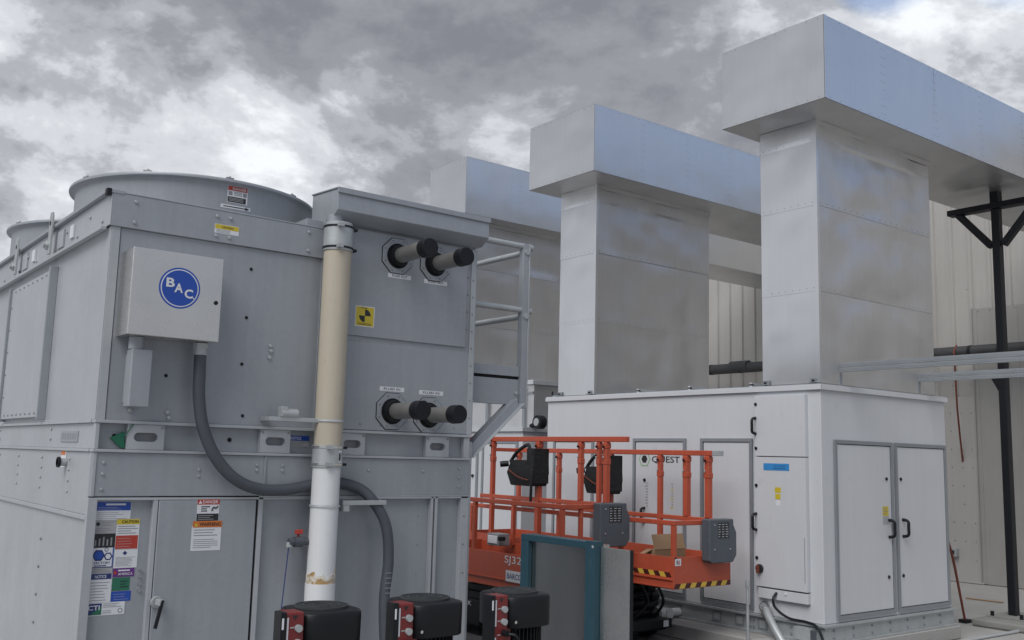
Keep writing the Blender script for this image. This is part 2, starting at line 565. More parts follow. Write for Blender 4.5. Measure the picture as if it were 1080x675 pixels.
mb = MB()
mb.box(WX - 0.05, WX - 0.036, 7.565, 8.9, G + .01, 2.72, 'wall_cream')
for yy in (7.62, 7.78, 7.95):
    mb.rivets((WX - .05, yy, 0.1), (WX - .05, yy, 2.6), 0.28, 0.010, (-1, 0, 0), 'rivet_metal', .25)
mb.box(WX - 0.10, WX - 0.03, 7.5, 8.5, G + .008, G + 0.03, 'wall_cream')
mb.build('base_trim', bld, bld)
mb = MB(); mb.box(WX - 0.14, WX - 0.051, 7.89, 8.0, 0.28, 0.40, 'galvanized'); mb.box(WX - .146, WX - .14, 7.92, 7.97, 0.31, 0.37, 'dark_hole'); mb.build('outlet_box', bld, bld, bevel=0.005)

# insulated pipe along the wall
mb = MB()
mb.cyl((14.45, -3, 3.36), (14.45, 15, 3.36), 0.095, 'pipe_insulation', 24)
for yy in (5.6, 6.9, 7.35, 11.7, 12.4):
    mb.cyl((14.45, yy, 3.36), (14.45, yy + 0.05, 3.36), 0.099, 'black_plastic', 24)
mb.cyl((14.45, 11.55, 3.38), (14.45, 11.95, 3.38), 0.112, 'pipe_insulation', 24)
for yy in (3, 7.0, 11, 14):
    mb.box(14.30, 14.9, yy, yy + 0.05, 3.20, 3.255, 'galvanized')
tag(mb.build('wall_pipe'), 'black insulated pipe running along the cream wall', 'pipe')

# ================================================================== DUCTS
KX, KW, KL = 7.735, 0.64, 2.0
B0, B1 = 4.872, 5.66


def duct(by, bw, ky, kw, zb, bx, label, seed, foot):
    d = thing('rooftop_duct', label, 'duct', (bx, by, zb), 'silver ventilation ducts')
    # horizontal run
    mb = MB(); rv = MB()
    x1 = 13.6 if 7 < by < 9 else 14.86
    mb.box(bx + .02, x1, by + .02, by + bw - .02, B0 + .02, B1 - .02, 'aluminium_sheet')
    n = 8; st = (x1 - bx) / n
    for i in range(n):
        xa, xb = bx + i * st, bx + (i + 1) * st
        tl = random.uniform(-.0012, .0012)
        t = 0.003
        mb.sheet((xa, by, B0), (xb - xa, tl * .4, 0), (0, -tl, B1 - B0), 10, 8, 'aluminium_sheet', 0.0022, seed + i * 3.3, (0, -1, 0), t, 1.4)
        mb.sheet((xa, by, B0), (xb - xa, 0, 0), (0, bw, 0), 10, 8, 'aluminium_dull', 0.004, seed + i * 2.1, (0, 0, -1), t)
        mb.sheet((xa, by + bw, B0), (xb - xa, 0, 0), (0, 0, B1 - B0), 6, 5, 'aluminium_sheet', 0.003, seed + i, (0, 1, 0), t)
        if i:
            for o_ in (-.025, .025):
                mb.rivets((xa + o_, by - t - .002, B0 + .03), (xa + o_, by - t - .002, B1 - .03), 0.085, 0.0042, (0, -1, 0))
    mb.sheet((bx, by, B0), (0, bw, 0), (0, 0, B1 - B0), 10, 8, 'aluminium_sheet', 0.003, seed + 40, (-1, 0, 0), 0.003)
    mb.sheet((bx, by, B1), (x1 - bx, 0, 0), (0, bw, 0), 20, 4, 'aluminium_sheet', 0.003, seed + 60, (0, 0, 1), 0.003)
    mb.rivets((bx + .02, by - .006, B0 + .02), (bx + .02, by - .006, B1 - .02), 0.07, 0.004, (0, -1, 0))
    for zz in (B0 + .02, B1 - .02):
        mb.rivets((bx, by - .006, zz), (x1, by - .006, zz), 0.16, 0.004, (0, -1, 0))
        mb.rivets((bx - .006, by, zz), (bx - .006, by + bw, zz), 0.12, 0.004, (-1, 0, 0))
    # corner angles
    mb.bar((bx + .012, by - .006, B0), (bx + .012, by - .006, B1), 0.03, 0.004, 'aluminium_sheet', (0, 1, 0))
    mb.build('horizontal_run', d, d, angle=50)
    # riser
    mb = MB()
    zt = B0 - 0.004
    mb.box(KX + .035, KX + KL - .035, ky + .09, ky + kw - .035, zb, zt, 'aluminium_dull')
    zs = [zb, zb + 0.86, zb + 1.68, zb + 2.30, zt] if foot else [zb, zb + .8, zb + 1.6, zb + 2.3, zt]
    zs = [z for z in zs if z < zt - 0.05] + [zt]
    for i in range(len(zs) - 1):
        za, zc_ = zs[i], zs[i + 1]
        t = 0.003 + i * 0.0025
        tl = random.uniform(-.004, .004)
        mb.sheet((KX, ky, za), (KL, 0, 0), (0, tl, zc_ - za), 34, 18, 'aluminium_dull', 0.036, seed + i * 7.7, (0, -1, 0), t, 1.25)
        mb.sheet((KX, ky, za), (0, kw, 0), (tl * .5, 0, zc_ - za), 10, 12, 'aluminium_sheet', 0.007, seed + i * 5.1, (-1, 0, 0), t)
        mb.sheet((KX + KL, ky, za), (0, kw, 0), (0, 0, zc_ - za), 8, 8, 'aluminium_sheet', 0.004, seed + i * 4, (1, 0, 0), t)
        mb.sheet((KX, ky + kw, za), (KL, 0, 0), (0, 0, zc_ - za), 10, 8, 'aluminium_dull', 0.006, seed + i * 6, (0, 1, 0), t)
        if i:
            mb.rivets((KX, ky - t - .002, za + .03), (KX + KL, ky - t - .002, za + .03), 0.10, 0.0045, (0, -1, 0))
            mb.rivets((KX - t - .002, ky, za + .03), (KX - t - .002, ky + kw, za + .03), 0.09, 0.0045, (-1, 0, 0))
    mb.rivets((KX + .02, ky - .014, zb), (KX + .02, ky - .014, zt), 0.10, 0.004, (0, -1, 0))
    # top collar strips and foot angles
    mb.box(KX - 0.012, KX + KL + .012, ky - 0.022, ky - 0.013, zt - 0.05, zt, 'aluminium_dull')
    mb.box(KX - .012, KX + .022, ky - .0165, ky - .0125, zb + .002, zt, 'aluminium_sheet'); mb.box(KX - .0165, KX - .0121, ky - .0165, ky + .022, zb + .002, zt, 'aluminium_sheet')
    mb.build('riser', d, d, angle=50)
    if foot:
        for yy in (ky + 0.01, ky + kw - 0.09):
            mb = MB()
            mb.box(KX - 0.045, KX - 0.012, yy, yy + .08, zb + .001, zb + 0.010, 'cab_frame')
            mb.box(KX - 0.02, KX - 0.012, yy, yy + .08, zb + .010, zb + 0.045, 'cab_frame')
            mb.cyl((KX - .035, yy + .04, zb + .01), (KX - .035, yy + .04, zb + .03), .012, 'black_steel', 8)
            mb.build('foot_bracket', d, d, bevel=0.002)
    return d


ZT = 2.344
duct(4.977, 1.176, 5.372, 0.64, ZT + .010, 7.319, 'nearest silver duct on the white cabinet corner, held by the black post', 1.0, True)
duct(8.027, 1.176, 8.425, 0.64, ZT + .010, 7.319, 'silver duct on the far end of the white cabinet, behind the orange lifts', 23.0, True)
duct(10.66, 0.90, 10.95, 0.60, 2.60, 7.38, 'farthest silver duct, rising behind the guard rail of the cooling tower', 51.0, False)

# black steel post under the nearest duct
post = thing('steel_post', 'black steel post with braced top holding up the nearest duct', 'post', (11.4, 5.45, G))
mb = MB(); mb.box(11.35, 11.45, 5.405, 5.495, 0.0, 4.66, 'black_steel'); mb.build('column', post, post, bevel=0.01)
mb = MB(); mb.box(11.33, 11.47, 4.92, 6.02, 4.662, 4.73, 'black_steel'); mb.build('crossbar', post, post, bevel=0.005)
for sgn in (-1, 1):
    mb = MB(); mb.bar((11.4, 5.45 + sgn * .07, 4.22), (11.4, 5.45 + sgn * .46, 4.67), .075, .08, 'black_steel', (1, 0, 0)); mb.build('brace', post, post, bevel=0.005)
for ys in (5.40,):
    mb = MB(); mb.box(11.35, 11.45, ys, ys + .10, 4.7302, 4.866, 'black_steel'); mb.build('saddle', post, post)
mb = MB(); mb.prism([(5.496, 2.76), (5.60, 2.76), (5.60, 2.70), (5.55, 2.60), (5.496, 2.50)], 11.36, 11.44, 'black_steel', 'x'); mb.build('bracket', post, post, bevel=0.004)
mb = MB()
mb.box(11.10, 11.65, 5.2, 5.62, -0.012, 0.0, 'concrete_foot')
for sx in (11.15, 11.6):
    for sy in (5.25, 5.57):
        mb.cyl((sx, sy, 0), (sx, sy, 0.05), 0.022, 'black_steel', 6)
mb.build('base_plate', post, post)
mb = MB(); mb.box(10.85, 11.85, 5.05, 5.66, G, -0.0125, 'concrete_foot')
mb.build('concrete_footing', post, post, bevel=0.03, seg=3)

# ================================================================== AIR HANDLERS
def handle(mbb, y, z, x):
    mbb.tube([(x, y, z + .075), (x - .05, y, z + .06), (x - .055, y, z), (x - .05, y, z - .06), (x, y, z - .075)], 0.014, 'black_plastic', 8, 5)


XC, YC, XE, YE = 7.70, 5.345, 9.87, 9.215
ah = thing('air_handler', 'white air handling cabinet with tall doors, carrying two silver ducts', 'air handler', (XC, YC, .036))
mb = MB(); mb.box(XC, XE, YC, YE, 0.206, ZT - .0225, 'cab_white'); mb.build('casing', ah, ah, bevel=0.008)
mb = MB()
mb.box(XC - 0.018, XE + 0.018, YC - 0.018, YE + 0.018, ZT - 0.022, ZT, 'cab_trim')
mb.box(XC + .03, XE - .03, YC + .03, YE - .03, ZT, ZT + .003, 'cab_frame')
mb.box(XC - 0.026, XC - 0.0181, YC - 0.026, YE + 0.018, ZT - .055, ZT - .012, 'cab_white')
mb.box(XC - 0.0259, XE + 0.018, YC - 0.026, YC - 0.0181, ZT - .055, ZT - .012, 'cab_white')
mb.build('roof', ah, ah, bevel=0.004)
mb = MB()
mb.box(XC - .012, XE + .012, YC - .012, YE + .012, 0.040, 0.198, 'galvanized')
for z0_, z1_ in ((0.036, 0.052), (0.186, 0.2055)):
    mb.box(XC - .045, XE + .045, YC - .045, YE + .045, z0_, z1_, 'galvanized')
y = YC + .3
while y < YE:
    for zz in (.085, .15):
        for dy in (0, .04):
            mb.cyl((XC - .012, y + dy, zz), (XC - .024, y + dy, zz), .011, 'cab_frame', 8)
    y += 0.46
x = XC + .12
while x < XE:
    for zz in (.085, .15):
        mb.cyl((x, YC - .012, zz), (x, YC - .022, zz), .011, 'cab_frame', 8)
    x += 0.30
for y in (5.95, 6.22, 6.5):
    mb.box(XC - .018, XC - .012, y, y + .11, .07, .17, 'cab_frame')
    mb.box(XC - .021, XC - .018, y + .02, y + .09, .085, .155, 'galvanized')
mb.build('base_rail', ah, ah, bevel=0.002)


def door_x(y0, y1, z0, z1, handle_y=None, quest=False):
    mb = MB(); w = 0.034
    mb.box(XC - .0035, XC - .0005, y0 + .01, y1 - .01, z0 + .01, z1 - .01, 'sign_black')
    for a, b, c, d in ((y0, y1, z1 - w, z1), (y0, y1, z0, z0 + w), (y0, y0 + w, z0 + w, z1 - w), (y1 - w, y1, z0 + w, z1 - w)):
        mb.box(XC - .022, XC - .0036, a, b, c, d, 'cab_frame')
    fr = mb.build('door_frame', ah, ah, bevel=0.003)
    mb = MB(); mb.box(XC - .013, XC - .0037, y0 + w + .007, y1 - w - .007, z0 + w + .007, z1 - w - .007, 'cab_white')
    if handle_y:
        for zz in (1.40, .62):
            mb.cyl((XC - .013, handle_y, zz), (XC - .025, handle_y, zz), .018, 'black_plastic', 10)
    dr = mb.build('door', ah, ah, bevel=0.003)
    if handle_y:
        hb = MB(); handle(hb, handle_y, 1.03, XC - .013); hb.build('handle', dr, ah)
    return dr


door_x(8.37, 9.08, .236, 1.84)
dq = door_x(6.965, 7.73, .236, 1.845, 7.55)
door_x(6.11, 6.765, .236, 1.845)
mb = MB()
text_mesh(mb, 'QUEST', 'sign_black', '-x', XC - .0135, 7.445, 1.578, 0.078, 0.40, bold=0.012)
mb.build('maker_lettering', dq, ah)
mb = MB()
for r, mm, off in ((.088, 'logo_green', .0), (.074, 'cab_white', .0006), (.045, 'sign_black', .0012)):
    mb.cyl((XC - .0132, 7.555, 1.622), (XC - .0144 - off, 7.555, 1.622), r, mm, 6)
mb.build('hexagon_emblem', dq, ah)
mb = MB()
for i in range(9):
    rect(mb, '-x', 7.50, 7.50 + random.uniform(.02, .05), 1.12 + .03 * i, 1.135 + .03 * i, XC - .0135, 'grey_sign')
mb.build('instruction_label', dq, ah)
mb = MB()
for i in range(9):
    rect(mb, '-x', 7.14, 7.14 + random.uniform(.015, .03), 1.12 + .03 * i, 1.135 + .03 * i, XC - .0135, 'yellow_sign' if i % 3 == 0 else 'grey_sign')
mb.build('instruction_label', dq, ah)
# electrical panel, upper and lower cover
for nm, z0_, z1_ in (('upper_cover', 1.676, 2.25), ('lower_cover', .47, 1.668)):
    mb = MB(); mb.box(XC - .05, XC - .001, 5.482, 6.055, z0_, z1_, 'cab_white')
    dots = (2.17, 1.75) if nm == 'upper_cover' else (1.40, .727)
    for zz in dots:
        mb.cyl((XC - .05, 6.035, zz), (XC - .06, 6.035, zz), .016, 'black_plastic', 10)
    if nm == 'lower_cover':
        mb.box(XC - .0535, XC - .05, 5.50, 5.506, .55, .95, 'cab_frame')
    p = mb.build(nm, ah, ah, bevel=0.004)
    hb = MB(); handle(hb, 6.04, 1.963 if nm == 'upper_cover' else 1.06, XC - .05); hb.build('handle', p, ah)
    if nm == 'lower_cover':
        kb = MB(); kb.cyl((XC - .05, 6.0, .632), (XC - .075, 6.0, .632), .04, 'sign_black', 16); kb.box(XC - .10, XC - .075, 5.988, 6.012, .59, .665, 'strap_red'); kb.build('rotary_switch', p, ah, bevel=0.003)
        tb = MB(); rect(tb, '-x', 5.66, 5.95, 1.545, 1.61, XC - .05, 'tape_blue', .002)
        lines(tb, '-x', 5.70, 5.90, 1.555, 1.60, XC - .052, 2, 'navy_sign', .2); tb.build('blue_tape', p, ah)
        tb = MB()
        for k in range(3):
            rect(tb, '-x', 5.765 - .005 * k, 5.815 + .004 * k, 1.22 + .06 * k, 1.27 + .06 * k, XC - .05, ('white_sign', 'yellow_sign', 'yellow_sign')[k])
        tb.build('warning_label', p, ah)
mb = MB()
mb.box(XC - .045, XC - .001, 5.482, 6.03, .365, .455, 'cab_white')
mb.cyl((XC - .045, 5.72, .43), (XC - .052, 5.72, .43), .014, 'white_sign', 10)
mb.build('gland_plate', ah, ah, bevel=0.003)
# right end doors
for x0, x1, hx, hd in ((7.882, 8.832, 8.742, 8.715), (8.880, 9.83, 8.985, 8.965)):
    mb = MB(); w = 0.034; z0_, z1_ = .236, 1.84
    mb.box(x0 + .01, x1 - .01, YC - .0035, YC - .0005, z0_ + .01, z1_ - .01, 'sign_black')
    for a, b, c, d in ((x0, x1, z1_ - w, z1_), (x0, x1, z0_, z0_ + w), (x0, x0 + w, z0_ + w, z1_ - w), (x1 - w, x1, z0_ + w, z1_ - w)):
        mb.box(a, b, YC - .022, YC - .0036, c, d, 'cab_frame')
    mb.build('door_frame', ah, ah, bevel=0.003)
    mb = MB(); mb.box(x0 + w + .007, x1 - w - .007, YC - .014, YC - .0037, z0_ + w + .007, z1_ - w - .007, 'cab_white')
    for zz in (1.49, .57):
        mb.cyl((hd, YC - .014, zz), (hd, YC - .026, zz), .016, 'black_plastic', 10)
    dr = mb.build('door', ah, ah, bevel=0.003)
    hb = MB()
    hb.tube([(hx, YC - .014, 1.10), (hx, YC - .07, 1.085), (hx, YC - .075, 1.02), (hx, YC - .07, .955), (hx, YC - .014, .94)], .015, 'black_plastic', 8, 5)
    hb.build('handle', dr, ah)
    if x0 < 8:
        tb = MB(); rect(tb, '-y', 8.64, 8.74, 1.06, 1.14, YC - .014, 'grey_sign'); rect(tb, '-y', 8.64, 8.74, 1.14, 1.23, YC - .014, 'yellow_sign')
        lines(tb, '-y', 8.65, 8.73, 1.15, 1.22, YC - .0152, 3); tb.build('warning_label', dr, ah)
# roof stand-offs
for y in (6.15, 6.95, 7.7):
    mb = MB(); mb.bar((XC + .02, y, ZT + .03), (XC + .30, y - .0, ZT + .03), .03, .03, 'cab_trim'); mb.box(XC + .02, XC + .05, y - .015, y + .015, ZT + .001, ZT + .03, 'cab_trim')
    mb.build('roof_bracket', ah, ah)
mb = MB()
mb.box(XC + .02, XC + .05, 9.08, 9.16, ZT + .001, ZT + .02, 'cab_frame'); mb.cyl((XC + .04, 9.18, ZT), (XC + .04, 9.18, ZT + .07), .01, 'black_steel', 8)
mb.build('lifting_lug', ah, ah)

# second cabinet further back
a2 = thing('air_handler', 'farther grey cabinet under the guard rail, behind the orange rails, only its edge showing', 'air handler', (XC, 9.7, .036))
mb = MB(); mb.box(7.72, 9.9, 9.72, 13.6, .20, 1.93, 'cab_white'); mb.build('casing', a2, a2, bevel=0.006)
mb = MB(); mb.box(7.69, 9.93, 9.69, 13.63, 1.93, 1.985, 'cab_trim'); mb.build('ledge', a2, a2, bevel=0.004)
mb = MB(); mb.box(7.95, 9.85, 9.80, 13.5, 1.986, 2.54, 'aluminium_dull')
mb.build('upper_casing', a2, a2, bevel=0.006)
mb = MB()
for y in (9.95, 10.75, 11.6):
    mb.box(7.92, 7.949, y, y + .05, 1.987, 2.50, 'cab_frame')
mb.box(7.93, 7.949, 9.8, 13.5, 2.42, 2.45, 'cab_frame')
mb.build('upper_frame', a2, a2)
mb = MB(); mb.box(7.90, 9.93, 9.76, 13.55, 2.54, 2.60, 'cab_trim'); mb.build('roof', a2, a2, bevel=0.004)
mb = MB(); mb.box(7.69, 9.93, 9.69, 13.63, .036, .199, 'galvanized'); mb.build('base_rail', a2, a2)
for y0 in (9.8, 10.65, 11.5):
    mb = MB()
    for a, b, c, d in ((y0, y0 + .76, 1.78, 1.82), (y0, y0 + .76, .24, .28), (y0, y0 + .04, .28, 1.78), (y0 + .72, y0 + .76, .28, 1.78)):
        mb.box(7.70, 7.719, a, b, c, d, 'cab_frame')
    mb.build('door_frame', a2, a2)
    mb = MB(); mb.box(7.708, 7.719, y0 + .045, y0 + .715, .285, 1.775, 'cab_white')
    for zz in (1.35, .6):
        mb.cyl((7.708, y0 + .1, zz), (7.69, y0 + .1, zz), .02, 'black_plastic', 10)
    mb.build('door', a2, a2)
mb = MB(); mb.cyl((7.80, 9.55, 2.05), (7.90, 9.55, 2.05), .085, 'black_steel', 16); mb.cyl((7.79, 9.55, 2.05), (7.80, 9.55, 2.05), .05, 'galvanized', 12); mb.cyl((7.85, 9.55, 2.05), (7.85, 9.72, 2.0), .03, 'black_steel', 10)
mb.build('gauge', a2, a2)

# struts on the roof
for lab, x, ya, yb, ss in (('galvanized double strut rail crossing the cabinet roof beside the riser', 8.06, 2.7, 5.415, 1), ('shorter galvanized strut rail lying further right on the cabinet roof', 9.43, 3.1, 5.40, 2)):
    st = thing('strut_rail', lab, 'strut rail', (x, yb, ZT), 'strut rails on the cabinet roof')
    mb = MB()
    for zz in (2.475, 2.518):
        mb.box(x - .021, x + .021, ya, yb, zz, zz + .041, 'strut_metal')
        mb.box(x - .022, x - .021, ya, yb, zz + .012, zz + .029, 'cab_frame')
        mb.box(x - .011, x + .011, ya - .001, ya, zz + .008, zz + .033, 'dark_hole')
        mb.box(x - .011, x + .011, yb, yb + .001, zz + .008, zz + .033, 'dark_hole')
    mb.build('channel', st, st, bevel=0.003)
    mb = MB(); mb.box(x - .025, x + .025, yb - .05 if ss == 1 else YC + .02, yb - .015, ZT + .004, 2.474, 'cab_frame'); mb.build('foot', st, st, bevel=0.003)
    mb = MB(); mb.box(x - .021, x + .021, ya + .02, ya + .061, G, 2.474, 'strut_metal'); mb.build('leg', st, st)

# strap / cords on the right
mb = MB(); mb.tube([(14.45, 7.60, 3.47), (14.33, 7.58, 3.36), (14.34, 7.58, 3.22), (14.52, 7.66, 2.5), (14.85, 7.78, 1.72)], .014, 'strap_red', 8, 6)
tag(mb.build('hanging_cord'), 'thin red cord hanging down from the black wall pipe', 'cord')
mb = MB()
mb.tube([(10.72, 5.82, .80), (10.78, 5.8, .60), (10.90, 5.8, .22), (10.99, 5.8, G + .02)], .014, 'strap_red', 8, 5)
mb.box(10.94, 11.06, 5.76, 5.85, G + .005, G + .04, 'black_steel')
tag(mb.build('ratchet_strap', bevel=0.0), 'rusty red strap leaning from the cabinet down to the concrete', 'strap')
mb = MB()
mb.tube([(10.9, 5.15, G + .02), (10.0, 5.16, G + .02), (9.0, 5.14, G + .022), (8.2, 5.15, G + .02), (7.66, 5.10, G + .02)], .016, 'cab_trim', 8, 4)
tag(mb.build('ground_hose'), 'pale hose lying on the concrete along the cabinet base', 'hose')
mb = MB(); mb.bar((13.03, 6.85, G + .010), (13.06, 6.38, G + .010), .05, .010, 'cardboard')
tag(mb.build('scrap_strip'), 'thin brown strip lying on the concrete near the wall', 'scrap')

# pipe and flex hose by the cabinet base
mb = MB(); mb.cyl((7.3, 5.87, G), (7.3, 5.87, .54), .014, 'galvanized', 12); mb.cyl((7.3, 5.87, .50), (7.3, 5.87, .555), .020, 'galvanized', 12)
tag(mb.build('stub_pole'), 'thin galvanized stub pole standing before the white cabinet', 'pole')
fx = thing('flex_conduit', 'braided grey flexible conduit leaving the white cabinet base through a bright elbow', 'conduit', (7.66, 5.95, .28))
mb = MB(); mb.tube([(7.64, 5.93, .27), (7.56, 5.84, .22), (7.50, 5.70, .10), (7.47, 5.56, -.02), (7.44, 5.4, -.07), (7.40, 5.1, -.07)], .036, 'galvanized', 14, 8); mb.build('braid', fx, fx)
mb = MB(); mb.tube([(7.70, 5.975, .285), (7.66, 5.965, .285), (7.62, 5.91, .255)], .05, 'chrome', 14, 6); mb.build('elbow', fx, fx)
mb = MB(); mb.tube([(7.655, 5.82, .43), (7.61, 5.825, .38), (7.61, 5.80, .30), (7.64, 5.68, .225), (7.65, 5.50, .215), (7.64, 5.38, .19), (7.63, 5.31, .08), (7.60, 5.2, -.08)], .012, 'black_plastic', 10, 6)
tag(mb.build('control_cable'), 'thin black cable looping below the cover of the white cabinet', 'cable')
jb = MB(); jb.box(7.60, 7.68, 5.42, 5.60, .06, .17, 'galvanized'); jb.box(7.595, 7.60, 5.36, 5.42, .07, .16, 'hose_grey')
tag(jb.build('junction_box', bevel=0.004), 'small galvanized junction box at the corner of the cabinet base', 'box')
# white drain pipe
dp = thing('drain_pipe', 'white plastic drain pipe with elbow along the cabinet base', 'pipe', (7.5, 7.2, .03))
mb = MB(); mb.cyl((7.49, 8.3, .095), (7.49, 7.02, .095), .042, 'pvc_white', 16); mb.cyl((7.49, 7.10, .095), (7.49, 6.99, .095), .052, 'pvc_white', 16); mb.build('pipe', dp, dp)
mb = MB(); mb.cyl((7.68, 7.05, .095), (7.43, 7.05, .095), .040, 'pvc_white', 16); mb.cyl((7.46, 7.05, .095), (7.38, 7.05, .095), .053, 'pvc_white', 16); mb.cyl((7.40, 7.05, .095), (7.05, 7.28, .06), .040, 'pvc_white', 16); mb.build('elbow', dp, dp)
mb = MB(); mb.box(7.44, 7.54, 7.55, 7.59, .036, .06, 'galvanized'); mb.box(7.44, 7.54, 8.15, 8.19, .036, .06, 'galvanized'); mb.build('support', dp, dp)

# ================================================================== COOLING TOWER
LX, F, RX, BK = 1.449, 5.45, 3.87, 9.20
SX = 2.715           # joint between fan section and coil section
ct = thing('cooling_tower', 'big grey cooling tower with two round fan stacks and many stickers', 'cooling tower', (LX, F, G))


def part(name, mb, bevel=0.004, parent=None, angle=35):
    return mb.build(name, parent or ct, ct, bevel=bevel, angle=angle)


# upper casing walls
mb = MB()
mb.box(LX + .012, RX - .01, F + .012, BK, 1.745, 2.955, 'tower_paint')
mb.box(SX, RX, F, F + .0119, 1.745, 3.04, 'tower_paint')
mb.box(SX, RX, F + .012, F + .30, 2.956, 3.04, 'tower_paint')
mb.box(LX + .05, SX - .004, F + .002, F + .0119, 1.745, 2.79, 'tower_paint')
for (x, z) in ((2.252, 2.662), (2.242, 2.372), (2.232, 2.098), (2.256, 1.80), (1.60, 2.02), (1.70, 2.0), (1.80, 2.0)):
    mb.cyl((x, F + .002, z), (x, F - .003, z), .010, 'dark_hole', 10)
for (x, z) in ((2.40, 2.22), (2.405, 2.19), (2.398, 2.15), (1.62, 1.80), (1.82, 1.80), (3.24, 2.66), (3.56, 2.63), (1.83, 1.77)):
    mb.cyl((x, F + .002, z), (x, F - .010, z), .012, 'galvanized', 8)
part('upper_casing', mb, .003)
# corner posts of the upper casing
mb = MB()
mb.box(LX, LX + .046, F - .004, F + .05, 1.745, 2.79, 'tower_light')
mb.box(LX - .004, LX - .0001, F, F + .09, 1.745, 2.79, 'tower_light')
part('corner_post', mb, .004)
mb = MB()
mb.box(RX - .034, RX + .006, F - .012, F - .0001, 1.745, 3.02, 'tower_light')
mb.box(RX + .0001, RX + .010, F - .0121, F + .4, 1.745, 3.02, 'tower_paint')
mb.rivets((RX - .02, F - .012, 1.80), (RX - .02, F - .012, 2.98), .13, .008, (0, -1, 0))
part('corner_post', mb, .003)
mb = MB()
mb.box(SX - .012, SX + .02, F - .006, F - .0001, 1.745, 3.02, 'tower_paint')
mb.rivets((SX + .16, F - .004, 1.8), (SX + .16, F - .004, 2.95), .16, .007, (0, -1, 0))
part('joint_strip', mb, .002)
# coil access panel on the front
mb = MB()
mb.box(2.88, 3.80, F - .014, F - .0001, 2.335, 3.02, 'tower_paint')
mb.rivets((3.815, F, 2.4), (3.815, F, 3.0), .13, .008, (0, -1, 0))
part('coil_panel', mb, .003)
mb = MB()
mb.box(2.86, 3.838, F - .010, F - .0001, 1.748, 2.30, 'tower_paint')
mb.rivets((2.95, F - .010, 1.785), (3.8, F - .010, 1.785), .15, .008, (0, -1, 0), 'rivet_metal', 0)
part('lower_coil_panel', mb, .003)
# left side sheets
mb = MB()
mb.box(LX, LX + .0118, F + .09, BK, 1.745, 2.79, 'tower_light')
part('side_panel', mb, .002)
mb = MB()
mb.box(LX - .032, LX - .0002, 6.60, 7.76, 1.775, 2.705, 'tower_light')
mb.rivets((LX - .032, 6.66, 1.80), (LX - .032, 7.7, 1.80), .14, .010, (-1, 0, 0))
mb.rivets((LX - .032, 6.66, 2.68), (LX - .032, 7.7, 2.68), .14, .010, (-1, 0, 0))
mb.rivets((LX - .032, 7.72, 1.85), (LX - .032, 7.72, 2.65), .2, .010, (-1, 0, 0))
part('access_panel', mb, .004)
mb = MB()
mb.box(LX - .05, LX - .0003, 6.572, 6.597, 1.76, 2.72, 'tower_paint')
part('panel_edge', mb, .003)
mb = MB()
mb.box(LX - .05, LX - .0003, 7.765, 7.79, 1.76, 2.72, 'tower_paint')
part('panel_edge', mb, .003)
# top cap rail
mb = MB()
mb.box(LX - .010, SX + .01, F - .016, F + .0015, 2.79, 2.975, 'tower_paint')
mb.box(LX - .012, SX + .02, F - .018, F + .06, 2.975, 2.984, 'tower_paint')
for x in (1.56, 2.02, 2.10, 2.60):
    for z in (2.825, 2.94):
        mb.cyl((x, F - .016, z), (x, F - .026, z), .010, 'galvanized', 8)
part('top_rail', mb, .003)
mb = MB()
mb.box(LX - .018, LX - .010, F - .016, BK, 2.792, 2.968, 'tower_light')
mb.box(LX - .045, LX + .05, F - .02, BK, 2.969, 2.990, 'tower_paint')
mb.box(LX - .050, LX - .0181, F + .03, BK, 2.770, 2.790, 'tower_light')
for k in range(14):
    yy = F + .12 + k * .26
    mb.cyl((LX - .018, yy, 2.83 + .07 * (k % 2)), (LX - .028, yy, 2.83 + .07 * (k % 2)), .010, 'galvanized', 8)
mb.box(LX - .046, LX - .02, F - .022, F + .02, 2.955, 2.992, 'black_steel')
part('top_rail', mb, .003)
mb = MB(); mb.box(LX + .05, RX - .05, F + .06, BK, 2.9561, 2.976, 'tower_paint'); part('fan_deck', mb, 0)
# lifting lugs
for yy in (6.62, 7.62):
    mb = MB()
    mb.prism([(yy - .035, 2.80), (yy + .035, 2.80), (yy + .035, 3.04), (yy + .02, 3.07), (yy - .02, 3.07), (yy - .035, 3.04)], LX - .062, LX - .0501, 'galvanized', 'x')
    mb.cyl((LX - .0625, yy, 3.00), (LX - .064, yy, 3.00), .016, 'dark_hole', 10)
    mb.cyl((LX - .052, yy + .03, 2.86), (LX - .09, yy + .03, 2.86), .018, 'galvanized', 10)
    mb.cyl((LX - .062, yy + .03, 2.86), (LX - .075, yy + .03, 2.86), .03, 'galvanized', 6)
    part('lifting_lug', mb, .002)
    mb = MB(); mb.box(LX - .03, LX - .0181, yy - .22, yy - .08, 2.82, 2.93, 'tower_light'); part('stiffener_plate', mb, .002)
    mb = MB(); mb.box(LX - .03, LX - .0181, yy - .45, yy - .38, 2.84, 2.92, 'white_sign'); part('lifting_label', mb, .002)
